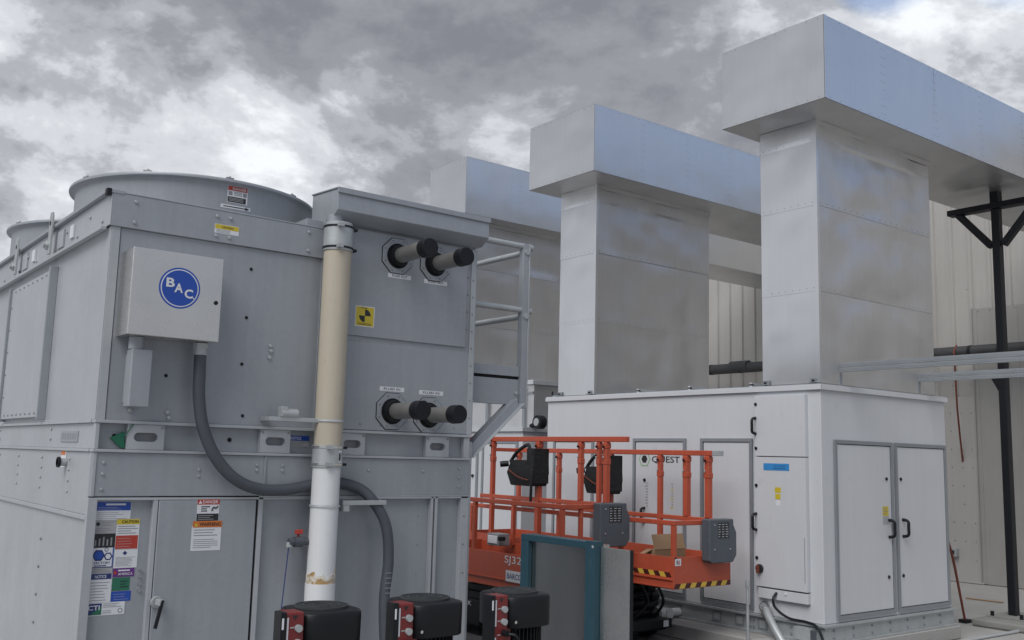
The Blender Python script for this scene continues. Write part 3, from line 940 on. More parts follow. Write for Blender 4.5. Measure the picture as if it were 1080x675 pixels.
# fan stacks
for k, cy in enumerate((6.34, 7.99)):
    mb = MB(); fxc = 2.21 if k == 0 else 2.165; c = (fxc, cy, 0)
    rr = .74
    mb.lathe(c, [(rr, 2.977), (rr, 3.175), (rr + .004, 3.188), (rr + .036, 3.196), (rr + .038, 3.208), (rr + .034, 3.214), (rr - .012, 3.210), (rr - .02, 3.175), (rr - .02, 2.977)], 'tower_paint', 96)
    fc = part('fan_stack', mb, 0, angle=60)
    for i in range(10):
        mb = MB()
        a = 2 * math.pi * (i + .35) / 10
        p = Vector((fxc + (rr + .012) * math.cos(a), cy + (rr + .012) * math.sin(a), 3.222))
        t = Vector((-math.sin(a), math.cos(a), 0))
        mb.bar(p - t * .022 - Vector((0, 0, .004)), p + t * .022 - Vector((0, 0, .006)), .034, .014, 'rivet_metal')
        mb.cyl(p, p + Vector((0, 0, .012)), .007, 'galvanized', 8)
        part('clamp', mb, 0, fc)
    mb = MB()
    for rad in (.15, .30, .45, .60, .70):
        pts = [(fxc + rad * math.cos(2 * math.pi * i / 36), cy + rad * math.sin(2 * math.pi * i / 36), 3.17) for i in range(37)]
        mb.tube(pts, .004, 'galvanized', 5, 1)
    for i in range(8):
        a = math.pi * i / 4
        mb.tube([(fxc, cy, 3.163), (fxc + .725 * math.cos(a), cy + .725 * math.sin(a), 3.163)], .005, 'galvanized', 5, 1)
    part('fan_guard', mb, 0, fc)
    mb = MB()
    mb.cyl((fxc, cy, 2.98), (fxc, cy, 3.12), .10, 'black_steel', 20)
    for i in range(6):
        a = math.pi * i / 3
        d = Vector((math.cos(a), math.sin(a), 0)); s_ = Vector((-math.sin(a), math.cos(a), 0))
        o_ = Vector((fxc, cy, 3.06))
        q = [o_ + d * .09 - s_ * .06 + Vector((0, 0, -.03)), o_ + d * .69 - s_ * .09 + Vector((0, 0, -.015)), o_ + d * .69 + s_ * .09 + Vector((0, 0, .015)), o_ + d * .09 + s_ * .06 + Vector((0, 0, .03))]
        up = Vector((0, 0, .006))
        mb.add([*q, *[p + up for p in q]], [(3, 2, 1, 0), (4, 5, 6, 7), (0, 1, 5, 4), (1, 2, 6, 5), (2, 3, 7, 6), (3, 0, 4, 7)], 'galvanized')
    part('fan', mb, 0, fc)
    if k == 0:
        # danger sticker curved on the stack
        ds = MB()

        def curved(x0, x1, z0, z1, m, off):
            n = 6; vs = []; fs = []
            for i in range(n + 1):
                x = x0 + (x1 - x0) * i / n
                dx = x - 2.21; yy = cy - math.sqrt((rr + off) ** 2 - dx * dx)
                vs += [(x, yy, z0), (x, yy, z1)]
            fs = [(2 * i, 2 * i + 2, 2 * i + 3, 2 * i + 1) for i in range(n)]
            ds.add(vs, fs, m)
        curved(2.135, 2.262, 3.078, 3.182, 'white_sign', .0015)
        curved(2.138, 2.259, 3.154, 3.180, 'red_sign', .0022)
        curved(2.138, 2.252, 3.082, 3.116, 'sign_black', .0022)
        curved(2.10, 2.285, 3.042, 3.064, 'white_sign', .0015)
        curved(2.115, 2.262, 3.050, 3.056, 'sign_black', .0022)
        yy = cy - rr - .003
        ds.add([(2.25, yy, 3.044), (2.28, yy, 3.053), (2.25, yy, 3.062)], [(0, 1, 2)], 'sign_black')
        text_mesh(ds, 'DANGER', 'white_sign', '-y', 2.165, yy, 3.159, .015, .085, bold=.01)
        for zz in (3.145, 3.136, 3.127):
            curved(2.175, 2.225, zz, zz + .004, 'print_grey', .0024)
        curved(2.142, 2.165, 3.124, 3.148, 'print_grey', .0024)
        curved(2.232, 2.255, 3.124, 3.148, 'print_grey', .0024)
        for zz in (3.106, 3.098, 3.090):
            curved(2.145, 2.235, zz, zz + .003, 'grey_sign', .0026)
        part('danger_sticker', ds, 0, fc)
# caution label on cap rail
mb = MB(); d = F - .016
rect(mb, '-y', 2.01, 2.155, 2.842, 2.896, d, 'white_sign'); rect(mb, '-y', 2.012, 2.153, 2.868, 2.894, d - .0012, 'yellow_sign', .0006)
text_mesh(mb, 'CAUTION', 'sign_black', '-y', 2.05, d - .0019, 2.874, .013, .07, bold=.01)
lines(mb, '-y', 2.02, 2.14, 2.845, 2.866, d - .0012, 3)
part('caution_label', mb, 0)
# hood
mb = MB()
hp = [(5.66, 3.041), (5.66, 3.236), (5.31, 3.216), (5.306, 3.085), (5.385, 3.032), (5.4495, 3.032), (5.4495, 3.041)]
mb.prism(hp, 2.722, 3.878, 'tower_paint', 'x')
mb.prism([(5.665, 3.2375), (5.665, 3.2465), (5.298, 3.2255), (5.298, 3.190), (5.3045, 3.190), (5.305, 3.2165)], 2.714, 3.886, 'tower_paint', 'x')
part('hood', mb, .003)
mb = MB(); mb.box(2.60, 2.74, F + .02, F + .32, 2.985, 3.035, 'tower_paint'); part('hood_flange', mb, .003)
# skid beam
mb = MB()
mb.box(LX + .030, RX - .03, F + .034, BK, 1.590, 1.728, 'tower_paint')
mb.box(LX - .006, RX + .004, F - .016, F + .05, 1.727, 1.7445, 'tower_light')
mb.box(LX - .006, RX + .004, F - .016, F + .05, 1.574, 1.590, 'tower_light')
mb.box(LX, LX + .022, F - .010, F + .0335, 1.590, 1.727, 'tower_light')
mb.box(RX - .05, RX - .002, F - .006, F + .0335, 1.590, 1.727, 'tower_light')
mb.box(LX + .005, LX + .0299, F + .05, BK, 1.590, 1.727, 'tower_light')
mb.box(LX - .012, LX + .0299, F + .0501, BK, 1.727, 1.7445, 'tower_light')
mb.box(LX - .012, LX + .0299, F + .0501, BK, 1.574, 1.590, 'tower_light')
for x in (1.56, 2.20):
    mb.cyl((x, F + .034, 1.66), (x, F + .028, 1.66), .013, 'dark_hole', 10)
for yy, zz in ((6.40, 1.70), (6.40, 1.64), (7.9, 1.70), (7.9, 1.64)):
    mb.cyl((LX + .005, yy, zz), (LX - .004, yy, zz), .010, 'galvanized', 8)
part('skid_beam', mb, .003)


def slot_plate(x0, x1, z0=1.592, z1=1.7255):
    mb = MB(); y0, y1 = F - .004, F + .033
    cx, cz = (x0 + x1) / 2, (z0 + z1) / 2; hw, hr = (x1 - x0) * .20, .024
    n = 12
    inner = [(cx + hw + hr * math.cos(a), cz + hr * math.sin(a)) for a in [(-math.pi / 2 + math.pi * i / n) for i in range(n + 1)]]
    inner += [(cx - hw + hr * math.cos(a), cz + hr * math.sin(a)) for a in [(math.pi / 2 + math.pi * i / n) for i in range(n + 1)]]
    N = len(inner); outer = []
    for (px, pz) in inner:
        dx, dz = px - cx, pz - cz
        k = min((x1 - cx) / abs(dx) if abs(dx) > 1e-9 else 1e9, (z1 - cz) / abs(dz) if abs(dz) > 1e-9 else 1e9)
        outer.append((cx + dx * k, cz + dz * k))
    # corners snapped so the plate stays rectangular
    for c in ((x0, z0), (x1, z0), (x1, z1), (x0, z1)):
        j = min(range(N), key=lambda i: (outer[i][0] - c[0]) ** 2 + (outer[i][1] - c[1]) ** 2)
        outer[j] = c
    vs = [(p[0], y0, p[1]) for p in inner] + [(p[0], y0, p[1]) for p in outer] + [(p[0], y1, p[1]) for p in inner] + [(p[0], y1, p[1]) for p in outer]
    fs = []
    for i in range(N):
        j = (i + 1) % N
        fs += [(i, j, N + j, N + i), (i, 2 * N + i, 2 * N + j, j), (N + i, N + j, 3 * N + j, 3 * N + i)]
    mb.add(vs, fs, 'tower_light')
    for x in (x0 + .012, x1 - .012):
        mb.cyl((x, y0, z1 - .014), (x, y0 - .006, z1 - .014), .007, 'rivet_metal', 8)
    mb.box(x0 + .01, x1 - .01, F + .0332, F + .0338, z0 + .01, z1 - .01, 'print_grey')
    part('slotted_plate', mb, 0)


for a, b in ((1.616, 1.814), (2.372, 2.56), (2.887, 3.065), (3.52, 3.70)):
    slot_plate(a, b)
# green tag and blue sign in the beam
mb = MB(); mb.prism([(1.535, 1.65), (1.60, 1.685), (1.613, 1.60), (1.59, 1.60)], F + .010, F + .026, 'tag_green', 'y'); mb.bar((1.60, F - .006, 1.66), (1.645, F - .008, 1.728), .008, .004, 'tag_green'); part('green_tag', mb, 0)
mb = MB(); rect(mb, '-y', 2.562, 2.70, 1.632, 1.70, F + .033, 'grey_sign', .003); rect(mb, '-y', 2.564, 2.698, 1.668, 1.698, F + .030, 'blue_sign')
text_mesh(mb, 'NOTICE', 'white_sign', '-y', 2.575, F + .0285, 1.674, .017, .07, bold=.01); lines(mb, '-y', 2.57, 2.69, 1.636, 1.664, F + .030, 4); part('notice_plate', mb, 0)
# name plate and fitting on the left side
mb = MB(); rect(mb, '-x', 5.78, 6.15, 1.625, 1.685, LX + .005, 'tower_paint', .006)
for i in range(6):
    rect(mb, '-x', 5.81 + .055 * i, 5.845 + .055 * i, 1.64, 1.672, LX - .001, 'print_grey')
part('name_plate', mb, .002)
mb = MB(); mb.cyl((LX - .002, 5.97, 1.51), (LX - .05, 5.97, 1.51), .022, 'galvanized', 12); mb.cyl((LX - .035, 5.97, 1.51), (LX - .05, 5.97, 1.51), .03, 'black_steel', 8); rect(mb, '-x', 5.98, 6.09, 1.48, 1.58, LX - .001, 'white_sign'); rect(mb, '-x', 6.0, 6.09, 1.55, 1.58, LX - .0025, 'orange_sign')
part('drain_fitting', mb, 0)
# lower section (basin casing)
mb = MB()
mb.box(LX + .012, RX - .02, F + .03, BK, G + .08, 1.5735, 'tower_paint')
mb.box(LX, RX, F - .001, F + .0299, 1.343, 1.5735, 'tower_paint')
mb.box(LX, LX + .0119, F + .0301, BK, 1.245, 1.5735, 'tower_light')
mb.box(LX + .006, LX + .0119, F + .0301, BK, G + .08, 1.22, 'tower_light')
mb.box(LX - .010, LX + .0055, F + .02, BK, 1.2205, 1.2445, 'tower_light')
for yy in (5.9, 6.55, 7.2, 7.8):
    for zz in (1.53, 1.47, 1.41, 1.35):
        mb.cyl((LX, yy, zz), (LX - .008, yy, zz), .009, 'galvanized', 8)
for k in range(6):
    mb.cyl((LX + .006, 6.42, .25 + .16 * k), (LX - .002, 6.42, .25 + .16 * k), .009, 'rivet_metal', 8)
for (x, z) in ((1.505, 1.52), (1.505, 1.46), (1.505, 1.38), (2.02, 1.49), (2.02, 1.455), (2.36, 1.52), (2.36, 1.49), (2.52, 1.52), (2.52, 1.49), (3.10, 1.50), (3.79, 1.52), (3.79, 1.46), (3.79, 1.40), (3.50, 1.50)):
    mb.cyl((x, F - .001, z), (x, F - .010, z), .009, 'galvanized', 8)
part('basin_casing', mb, .003)
mb = MB()
mb.box(LX - .006, LX + .042, F - .008, F + .0299, G + .08, 1.335, 'tower_light')
mb.box(LX + .002, LX + .020, F - .0085, F - .0011, 1.343, 1.5735, 'tower_light')
mb.box(1.783, 1.808, F - .006, F + .0299, G + .08, 1.335, 'tower_light')
mb.box(2.383, 2.412, F - .008, F + .0299, G + .08, 1.335, 'tower_light')
mb.box(3.575, 3.592, F - .008, F + .0299, G + .08, 1.335, 'tower_light')
mb.box(3.606, 3.626, F - .008, F + .0299, G + .08, 1.335, 'tower_light')
mb.box(3.810, RX + .004, F - .008, F + .0299, G + .08, 1.335, 'tower_light')
mb.box(2.405, 2.418, F - .009, F - .0011, 1.345, 1.5735, 'tower_paint')
mb.box(LX + .042, RX, F - .008, F + .0299, 1.3225, 1.335, 'tower_light')
mb.box(1.78, 2.385, F - .004, F + .0298, 1.3352, 1.3428, 'dark_hole')
mb.box(2.386, RX, F - .010, F + .0298, 1.3352, 1.3428, 'tower_light')
mb.rivets((3.835, F - .008, .2), (3.835, F - .008, 1.3), .2, .008, (0, -1, 0))
mb.rivets((3.5, F + .0299, .2), (3.5, F + .0299, 1.3), .2, .006, (0, -1, 0))
part('frame_post', mb, .003)
mb = MB(); mb.box(LX - .02, RX + .02, F - .02, BK + .02, G, G + .0799, 'tower_light'); part('base_frame', mb, .004)
# door
mb = MB(); mb.box(1.812, 2.368, F - .012, F + .0297, .06, 1.3205, 'tower_paint')
dd = part('door', mb, .004)
mb = MB()
mb.box(2.372, 2.380, F + .0, F + .0298, .06, 1.32, 'dark_hole'); part('door_gap', mb, 0)
mb = MB()
mb.cyl((1.832, F - .012, .785), (1.832, F - .035, .785), .032, 'galvanized', 16)
mb.bar((1.83, F - .042, .79), (1.845, F - .075, .785), .03, .03, 'galvanized')
mb.bar((1.848, F - .07, .80), (1.818, F - .07, .655), .018, .016, 'black_steel')
part('handle', mb, .002, dd)
# danger + warning stickers on the door
mb = MB(); d = F - .012
rect(mb, '-y', 2.022, 2.148, 1.207, 1.325, d, 'white_sign')
rect(mb, '-y', 2.022, 2.148, 1.297, 1.325, d - .0012, 'red_sign', .0008); text_mesh(mb, 'DANGER', 'white_sign', '-y', 2.052, d - .0021, 1.303, .017, .088, bold=.012)
mb.add([(2.028, d - .0022, 1.302), (2.048, d - .0022, 1.302), (2.038, d - .0022, 1.321)], [(0, 1, 2)], 'white_sign')
rect(mb, '-y', 2.022, 2.146, 1.208, 1.247, d - .0012, 'sign_black', .0008)
lines(mb, '-y', 2.03, 2.12, 1.212, 1.243, d - .002, 3, 'grey_sign', .25); lines(mb, '-y', 2.045, 2.095, 1.255, 1.29, d - .0012, 3, 'sign_black', .5)
mb.tube([(2.105, d - .002, 1.262), (2.115, d - .002, 1.282), (2.128, d - .002, 1.276), (2.14, d - .002, 1.288)], .004, 'sign_black', 6, 3)
part('danger_sticker', mb, 0, dd)
mb = MB(); d2 = d - .0014
rect(mb, '-y', 2.0, 2.168, 1.045, 1.178, d, 'white_sign', .0014); rect(mb, '-y', 2.005, 2.17, 1.172, 1.2065, d, 'orange_sign', .0024)
text_mesh(mb, 'WARNING', 'sign_black', '-y', 2.040, d - .003, 1.179, .021, .122, bold=.012)
mb.add([(2.012, d - .003, 1.178), (2.034, d - .003, 1.178), (2.023, d - .003, 1.199)], [(0, 1, 2)], 'yellow_sign')
lines(mb, '-y', 2.012, 2.155, 1.058, 1.112, d2, 5, 'print_grey', .3); lines(mb, '-y', 2.012, 2.15, 1.122, 1.166, d2, 3, 'print_grey', .3)
part('warning_sticker', mb, 0, dd)
# sticker panel
d = F + .0296
q = d - .0014


def sticker(name, a0, a1, b0, b1, base, fn=None):
    mb = MB(); rect(mb, '-y', a0, a1, b0, b1, d, base, .0014)
    if fn:
        fn(mb)
    part(name, mb, 0)


def f_banner(mb):
    rect(mb, '-y', 1.497, 1.674, 1.268, 1.312, q, 'blue_sign', .0006); text_mesh(mb, 'ULTRA HIGH VOLTAGE'[6:], 'white_sign', '-y', 1.56, q - .0012, 1.292, .010, .09)
    lines(mb, '-y', 1.505, 1.665, 1.272, 1.288, q - .0006, 2, 'grey_sign', .25); lines(mb, '-y', 1.505, 1.665, 1.222, 1.262, q, 4, 'print_grey', .2)


sticker('banner_sticker', 1.495, 1.676, 1.219, 1.313, 'white_sign', lambda mb: (rect(mb, '-y', 1.497, 1.674, 1.268, 1.312, q, 'blue_sign', .0006), lines(mb, '-y', 1.545, 1.665, 1.290, 1.306, q - .0006, 1, 'white_sign', .6), lines(mb, '-y', 1.505, 1.665, 1.272, 1.288, q - .0006, 2, 'grey_sign', .25), lines(mb, '-y', 1.505, 1.665, 1.222, 1.262, q, 4, 'print_grey', .2)))
sticker('rating_plate', 1.494, 1.606, 1.075, 1.217, 'grey_sign', lambda mb: (rect(mb, '-y', 1.494, 1.606, 1.076, 1.148, q, 'sign_black', .0006), mb.cyl((1.513, d, 1.198), (1.513, q - .001, 1.198), .010, 'sign_black', 12), lines(mb, '-y', 1.53, 1.60, 1.185, 1.212, q, 3), lines(mb, '-y', 1.50, 1.60, 1.152, 1.18, q, 3),
        [rect(mb, '-y', 1.503 + .02 * i, 1.511 + .02 * i, 1.085, 1.085 + .05 * (0.6 + .4 * (i * 7 % 5) / 5), q - .0006, 'print_grey') for i in range(5)]))


def f_hex(mb):
    for (x, z, r, m1) in ((1.528, 1.036, .032, 'navy_sign'), (1.577, 1.030, .022, 'navy_sign'), (1.566, 1.065, .011, 'navy_sign')):
        mb.cyl((x, d, z), (x, q - .0006, z), r, m1, 6)
        mb.cyl((x, d, z), (x, q - .0012, z), r * .68, 'white_sign' if r < .03 else 'blue_sign', 16 if r > .03 else 6)
    text_mesh(mb, 'FACTORY', 'navy_sign', '-y', 1.508, q - .0004, .990, .014, .082, bold=.01)
    lines(mb, '-y', 1.508, 1.592, .977, .987, q, 1, 'navy_sign', .5)
    rect(mb, '-y', 1.598, 1.603, .975, 1.075, q, 'blue_sign', .0006); rect(mb, '-y', 1.488, 1.603, .973, .977, q, 'navy_sign', .0006)


sticker('factory_sticker', 1.488, 1.603, .973, 1.0745, 'white_sign', f_hex)
sticker('certificate_strip', 1.490, 1.604, .944, .971, 'grey_sign', lambda mb: lines(mb, '-y', 1.5, 1.6, .947, .968, q, 2))
sticker('notice_sticker', 1.490, 1.606, .795, .943, 'white_sign', lambda mb: (rect(mb, '-y', 1.491, 1.603, .913, .942, q, 'navy_sign', .0006), text_mesh(mb, 'NOTICE', 'white_sign', '-y', 1.518, q - .0012, .919, .016, .058, bold=.01), lines(mb, '-y', 1.497, 1.6, .80, .905, q, 7, 'print_grey', .22)))


def f_cti(mb):
    rect(mb, '-y', 1.490, 1.565, .732, .790, q, 'navy_sign', .0005)
    mb.add([(1.505, q - .0008, .732), (1.565, q - .0008, .732), (1.565, q - .0008, .778)], [(0, 1, 2)], 'green_sign')
    text_mesh(mb, 'CTI', 'white_sign', '-y', 1.497, q - .0014, .757, .024, .058, bold=.02)
    lines(mb, '-y', 1.572, 1.672, .765, .79, q, 3); lines(mb, '-y', 1.572, 1.64, .735, .755, q, 2)
    mb.cyl((1.660, d, .748), (1.660, q - .0008, .748), .013, 'print_grey', 12); mb.cyl((1.660, d, .748), (1.660, q - .0014, .748), .008, 'white_sign', 12)


sticker('certified_sticker', 1.488, 1.682, .728, .7935, 'white_sign', f_cti)
sticker('caution_sticker', 1.6075, 1.728, 1.064, 1.222, 'white_sign', lambda mb: (rect(mb, '-y', 1.608, 1.727, 1.194, 1.221, q, 'yellow_sign', .0006), text_mesh(mb, 'CAUTION', 'sign_black', '-y', 1.634, q - .0012, 1.200, .016, .086, bold=.012), lines(mb, '-y', 1.615, 1.722, 1.142, 1.19, q, 4),
        rect(mb, '-y', 1.609, 1.724, 1.066, 1.136, q, 'red_sign', .0006), lines(mb, '-y', 1.616, 1.715, 1.072, 1.13, q - .0006, 4, 'grey_sign', .12)))
sticker('document_sticker', 1.608, 1.729, .9665, 1.0625, 'white_sign', lambda mb: (mb.cyl((1.662, d, 1.044), (1.662, q - .0008, 1.044), .012, 'navy_sign', 4), lines(mb, '-y', 1.616, 1.722, .975, 1.025, q, 8, 'print_grey', .3)))
sticker('made_in_sticker', 1.608, 1.719, .9205, .9655, 'purple_sign', lambda mb: (text_mesh(mb, 'AMERICA', 'white_sign', '-y', 1.634, q - .0006, .929, .013, .076, bold=.01), lines(mb, '-y', 1.634, 1.712, .946, .96, q, 1, 'white_sign', .5), mb.cyl((1.62, d, .943), (1.62, q - .0008, .943), .009, 'red_sign', 8)))
sticker('green_sticker', 1.609, 1.699, .850, .917, 'green_sign', lambda mb: lines(mb, '-y', 1.65, 1.695, .862, .905, q, 3, 'sign_black', .3))
sticker('blue_sticker', 1.608, 1.709, .795, .846, 'blue_sign', lambda mb: lines(mb, '-y', 1.62, 1.70, .80, .84, q, 3, 'grey_sign', .12))
for z in (.95, .915, .88, .845):
    mb = MB(); mb.cyl((1.748, F + .03, z), (1.748, F + .012, z), .009, 'chrome', 10, .006); part('stud', mb, 0)
# yellow lifting-point sticker
mb = MB(); d = F - .014
rect(mb, '-y', 2.948, 3.085, 2.396, 2.527, d, 'white_sign'); rect(mb, '-y', 2.953, 3.08, 2.401, 2.522, d - .0012, 'yellow_sign', .0006)
cx, cz, rr = 3.016, 2.466, .042
for a0 in (0, math.pi):
    vs = [(cx, d - .0022, cz)] + [(cx + rr * math.cos(a0 + math.pi / 2 * i / 8), d - .0022, cz + rr * math.sin(a0 + math.pi / 2 * i / 8)) for i in range(9)]
    mb.add(vs, [(0, i, i + 1) for i in range(1, 9)], 'sign_black')
lines(mb, '-y', 2.985, 3.05, 2.510, 2.52, d - .0018, 1, 'sign_black', .4); lines(mb, '-y', 2.965, 3.07, 2.405, 2.42, d - .0018, 2, 'sign_black', .4)
part('centre_of_mass_sticker', mb, 0)
# fluid stubs
for (x, z, L, txt, lx0, lx1, lz) in ((3.237, 2.883, .39, 'FLUID OUT', 3.173, 3.347, 2.738), (3.529, 2.872, .37, 'FLUID OUT', 3.449, 3.633, 2.735), (3.247, 1.874, .36, 'FLUID IN', 3.150, 3.331, 2.001), (3.526, 1.862, .35, 'FLUID IN', 3.446, 3.634, 1.995)):
    fd = F - .014 if z > 2.4 else F - .010
    mb = MB()
    mb.cyl((x, fd, z), (x, fd - .003, z), .128, 'sign_black', 8, ph=math.pi / 8); mb.cyl((x, fd - .003, z), (x, fd - .008, z), .123, 'tower_paint', 8, ph=math.pi / 8)
    for i in range(8):
        a = math.pi / 8 + i * math.pi / 4
        mb.cyl((x + .105 * math.cos(a), fd - .008, z + .105 * math.sin(a)), (x + .105 * math.cos(a), fd - .012, z + .105 * math.sin(a)), .006, 'rivet_metal', 6)
    fl = part('pipe_collar', mb, .001)
    mb = MB(); mb.cyl((x, fd - .008, z), (x, fd - .0095, z), .083, 'dark_hole', 28); mb.cyl((x, fd - .009, z), (x, fd - .05, z), .072, 'black_plastic', 28, .066); part('boot', mb, 0, fl)
    mb = MB(); mb.cyl((x, fd - .009, z), (x, F - L, z), .051, 'stub_steel', 28); st = part('pipe_stub', mb, 0)
    mb = MB(); mb.cyl((x, F - L + .055, z), (x, F - L - .02, z), .060, 'black_plastic', 28, .058); part('end_cap', mb, .003, st)
    mb = MB(); rect(mb, '-y', lx0, lx1, lz, lz + .028, fd, 'white_sign'); text_mesh(mb, txt, 'sign_black', '-y', lx0 + .03, fd - .0013, lz + .007, .015, lx1 - lx0 - .06, bold=.006); part('fluid_label', mb, 0)
# control enclosure
mb = MB(); mb.box(1.515, 2.005, 5.25, F - .0001, 2.19, 2.655, 'stainless')
mb.box(1.515, 2.005, 5.243, 5.2499, 2.19, 2.655, 'stainless')
mb.cyl((1.975, 5.243, 2.405), (1.975, 5.236, 2.405), .012, 'black_plastic', 10)
cb = part('control_box', mb, .008)
mb = MB()
for r, mm, off in ((.112, 'blue_sign', 0), (.103, 'white_sign', .0007), (.097, 'blue_sign', .0014)):
    mb.cyl((1.770, 5.243, 2.462), (1.770, 5.2418 - off, 2.462), r, mm, 40)
part('round_logo', mb, 0, cb)
mb = MB()
for ch, x, z in (('B', 1.695, 2.462), ('A', 1.741, 2.437), ('C', 1.797, 2.411)):
    text_mesh(mb, ch, 'white_sign', '-y', x, 5.2400, z, .050, .046, bold=.03)
mb.cyl((1.848, 5.2412, 2.414), (1.848, 5.2395, 2.414), .004, 'white_sign', 8)
part('logo_lettering', mb, 0, cb)
mb = MB(); mb.box(1.566, 1.672, 5.30, 5.40, 1.815, 2.12, 'tower_paint'); mb.cyl((1.60, 5.36, 2.12), (1.60, 5.36, 2.19), .04, 'tower_paint', 16); mb.box(1.575, 1.665, 5.4001, F, 1.84, 2.10, 'tower_paint'); part('switch_box', mb, .005)
# valve tap with red handle
mb = MB(); mb.cyl((2.545, 5.36, 1.083), (2.66, 5.36, 1.083), .022, 'hose_grey', 14); mb.cyl((2.58, 5.36, 1.083), (2.63, 5.36, 1.083), .03, 'hose_grey', 12); mb.cyl((2.55, 5.36, 1.083), (2.55, 5.36, 1.055), .018, 'galvanized', 10); mb.cyl((2.66, 5.36, 1.083), (2.66, F, 1.083), .022, 'hose_grey', 14)
vt = part('drain_tap', mb, 0)
mb = MB(); mb.cyl((2.605, 5.36, 1.10), (2.605, 5.36, 1.13), .008, 'red_paint', 8); mb.bar((2.585, 5.36, 1.14), (2.63, 5.36, 1.14), .02, .025, 'red_sign'); part('tap_handle', mb, .002, vt)
mb = MB(); mb.cyl((2.548, 5.36, 1.055), (2.50, 5.40, .1), .003, 'navy_sign', 6); part('tracer_line', mb, 0, vt)
# strut arms
mb = MB(); mb.box(2.362, 2.80, 5.31, 5.351, 1.775, 1.800, 'galvanized'); mb.box(2.362, 2.403, 5.3511, F, 1.775, 1.800, 'galvanized'); mb.cyl((2.44, 5.33, 1.82), (2.54, 5.33, 1.82), .030, 'galvanized', 12); mb.box(2.43, 2.47, 5.305, 5.355, 1.801, 1.86, 'galvanized'); part('pipe_arm', mb, .003)
mb = MB(); mb.box(2.86, 3.16, 5.31, 5.351, 1.292, 1.32, 'galvanized'); mb.box(3.12, 3.16, 5.3511, F, 1.292, 1.32, 'galvanized'); mb.box(2.86, 2.90, 5.30, 5.36, 1.255, 1.2919, 'galvanized'); part('pipe_arm', mb, .003)
# service platform on the far right side
PX, PY = 4.40, 5.56
mb = MB()
mb.box(RX + .012, PX - .03, PY, PY + .03, 1.975, 2.158, 'tower_paint')
mb.box(RX + .012, PX - .03, PY + .012, PY + .05, 2.158, 2.180, 'dark_hole')
mb.box(RX + .012, PX - .03, PY, PY + .012, 2.180, 2.250, 'tower_paint')
mb.box(RX + .012, PX - .02, PY + .0301, 7.6, 2.06, 2.10, 'galvanized')
for x in (PX - .12, PX - .09):
    pass
mb.cyl((PX - .06, PY, 2.06), (PX - .06, PY - .012, 2.06), .014, 'galvanized', 8); mb.cyl((PX - .06, PY, 2.01), (PX - .06, PY - .012, 2.01), .014, 'galvanized', 8)
part('service_platform', mb, .003)
mb = MB(); mb.box(PX - .029, PX + .02, PY - .02, PY + .035, 1.955, 3.165, 'tower_paint'); mb.box(PX + .0201, PX + .030, PY - .025, PY + .035, 1.955, 3.165, 'tower_light'); part('rail_post', mb, .003)
mb = MB(); mb.box(PX - .02, PX + .02, 7.5, 7.55, 1.955, 3.165, 'tower_paint'); part('rail_post', mb, .003)
for z in (3.135, 2.660):
    mb = MB(); mb.cyl((RX + .0101, PY + .01, z + .01), (PX + .07, PY + .01, z + .01), .022, 'galvanized', 14); mb.cyl((PX, PY - .03, z - .035), (PX, 7.6, z - .035), .022, 'galvanized', 14); part('guard_rail', mb, 0)
mb = MB(); mb.bar((PX - .07, PY + .0, 1.99), (RX + .005, PY - .03, 1.60), .07, .085, 'tower_paint', (0, 1, 0)); mb.bar((PX - .03, PY - .037, 1.985), (RX + .045, PY - .067, 1.595), .010, .07, 'tower_light', (0, 1, 0)); part('brace', mb, .003)
mb = MB(); mb.box(RX + .004, RX + .045, PY - .08, PY - .0, .0, 1.70, 'tower_light'); part('brace_leg', mb, .003)

# big plastic pipe in front of the tower
vp = thing('standpipe', 'tall cream and white plastic standpipe clamped to the tower front', 'pipe', (2.75, 5.33, G))
px_, py_ = 2.752, 5.335
mb = MB(); mb.cyl((px_, py_, 2.98), (px_, py_, 3.002), .082, 'tower_light', 32); mb.cyl((px_, 5.395, 3.002), (px_, 5.395, 3.06), .05, 'tower_paint', 24); mb.build('tower_outlet', vp, vp)
mb = MB(); mb.cyl((px_, py_, 1.60), (px_, py_, 2.85), .0845, 'pvc_cream', 36); mb.build('upper_length', vp, vp)
mb = MB(); mb.cyl((px_ - .003, py_, .93), (px_, py_, 1.599), .083, 'pvc_white', 36); mb.build('lower_length', vp, vp)
mb = MB()
n = 40; vs = []; fs = []
for i in range(n):
    a = 2 * math.pi * i / n
    top = .905 + .022 * math.sin(a * 2 + 1) + .010 * math.sin(a * 9) + .006 * math.sin(a * 17 + 1) + .02 * math.cos(a)
    for z, r in ((.845, .0855), (top, .0855), (top, .082)):
        vs.append((px_ - .003 + r * math.cos(a), py_ + r * math.sin(a), z))
for i in range(n):
    j = (i + 1) % n
    fs += [(3 * i, 3 * j, 3 * j + 1, 3 * i + 1), (3 * i + 1, 3 * j + 1, 3 * j + 2, 3 * i + 2)]
mb.add(vs, fs, 'glue_stain'); mb.build('glue_ring', vp, vp)
mb = MB(); mb.cyl((px_ - .004, py_, G), (px_ - .004, py_, .846), .088, 'pvc_white', 36); mb.build('socket', vp, vp)
mb = MB(); mb.cyl((px_ - .003, py_, .80), (px_ - .003, py_, .94), .0829, 'pvc_white', 36); mb.build('joint', vp, vp)
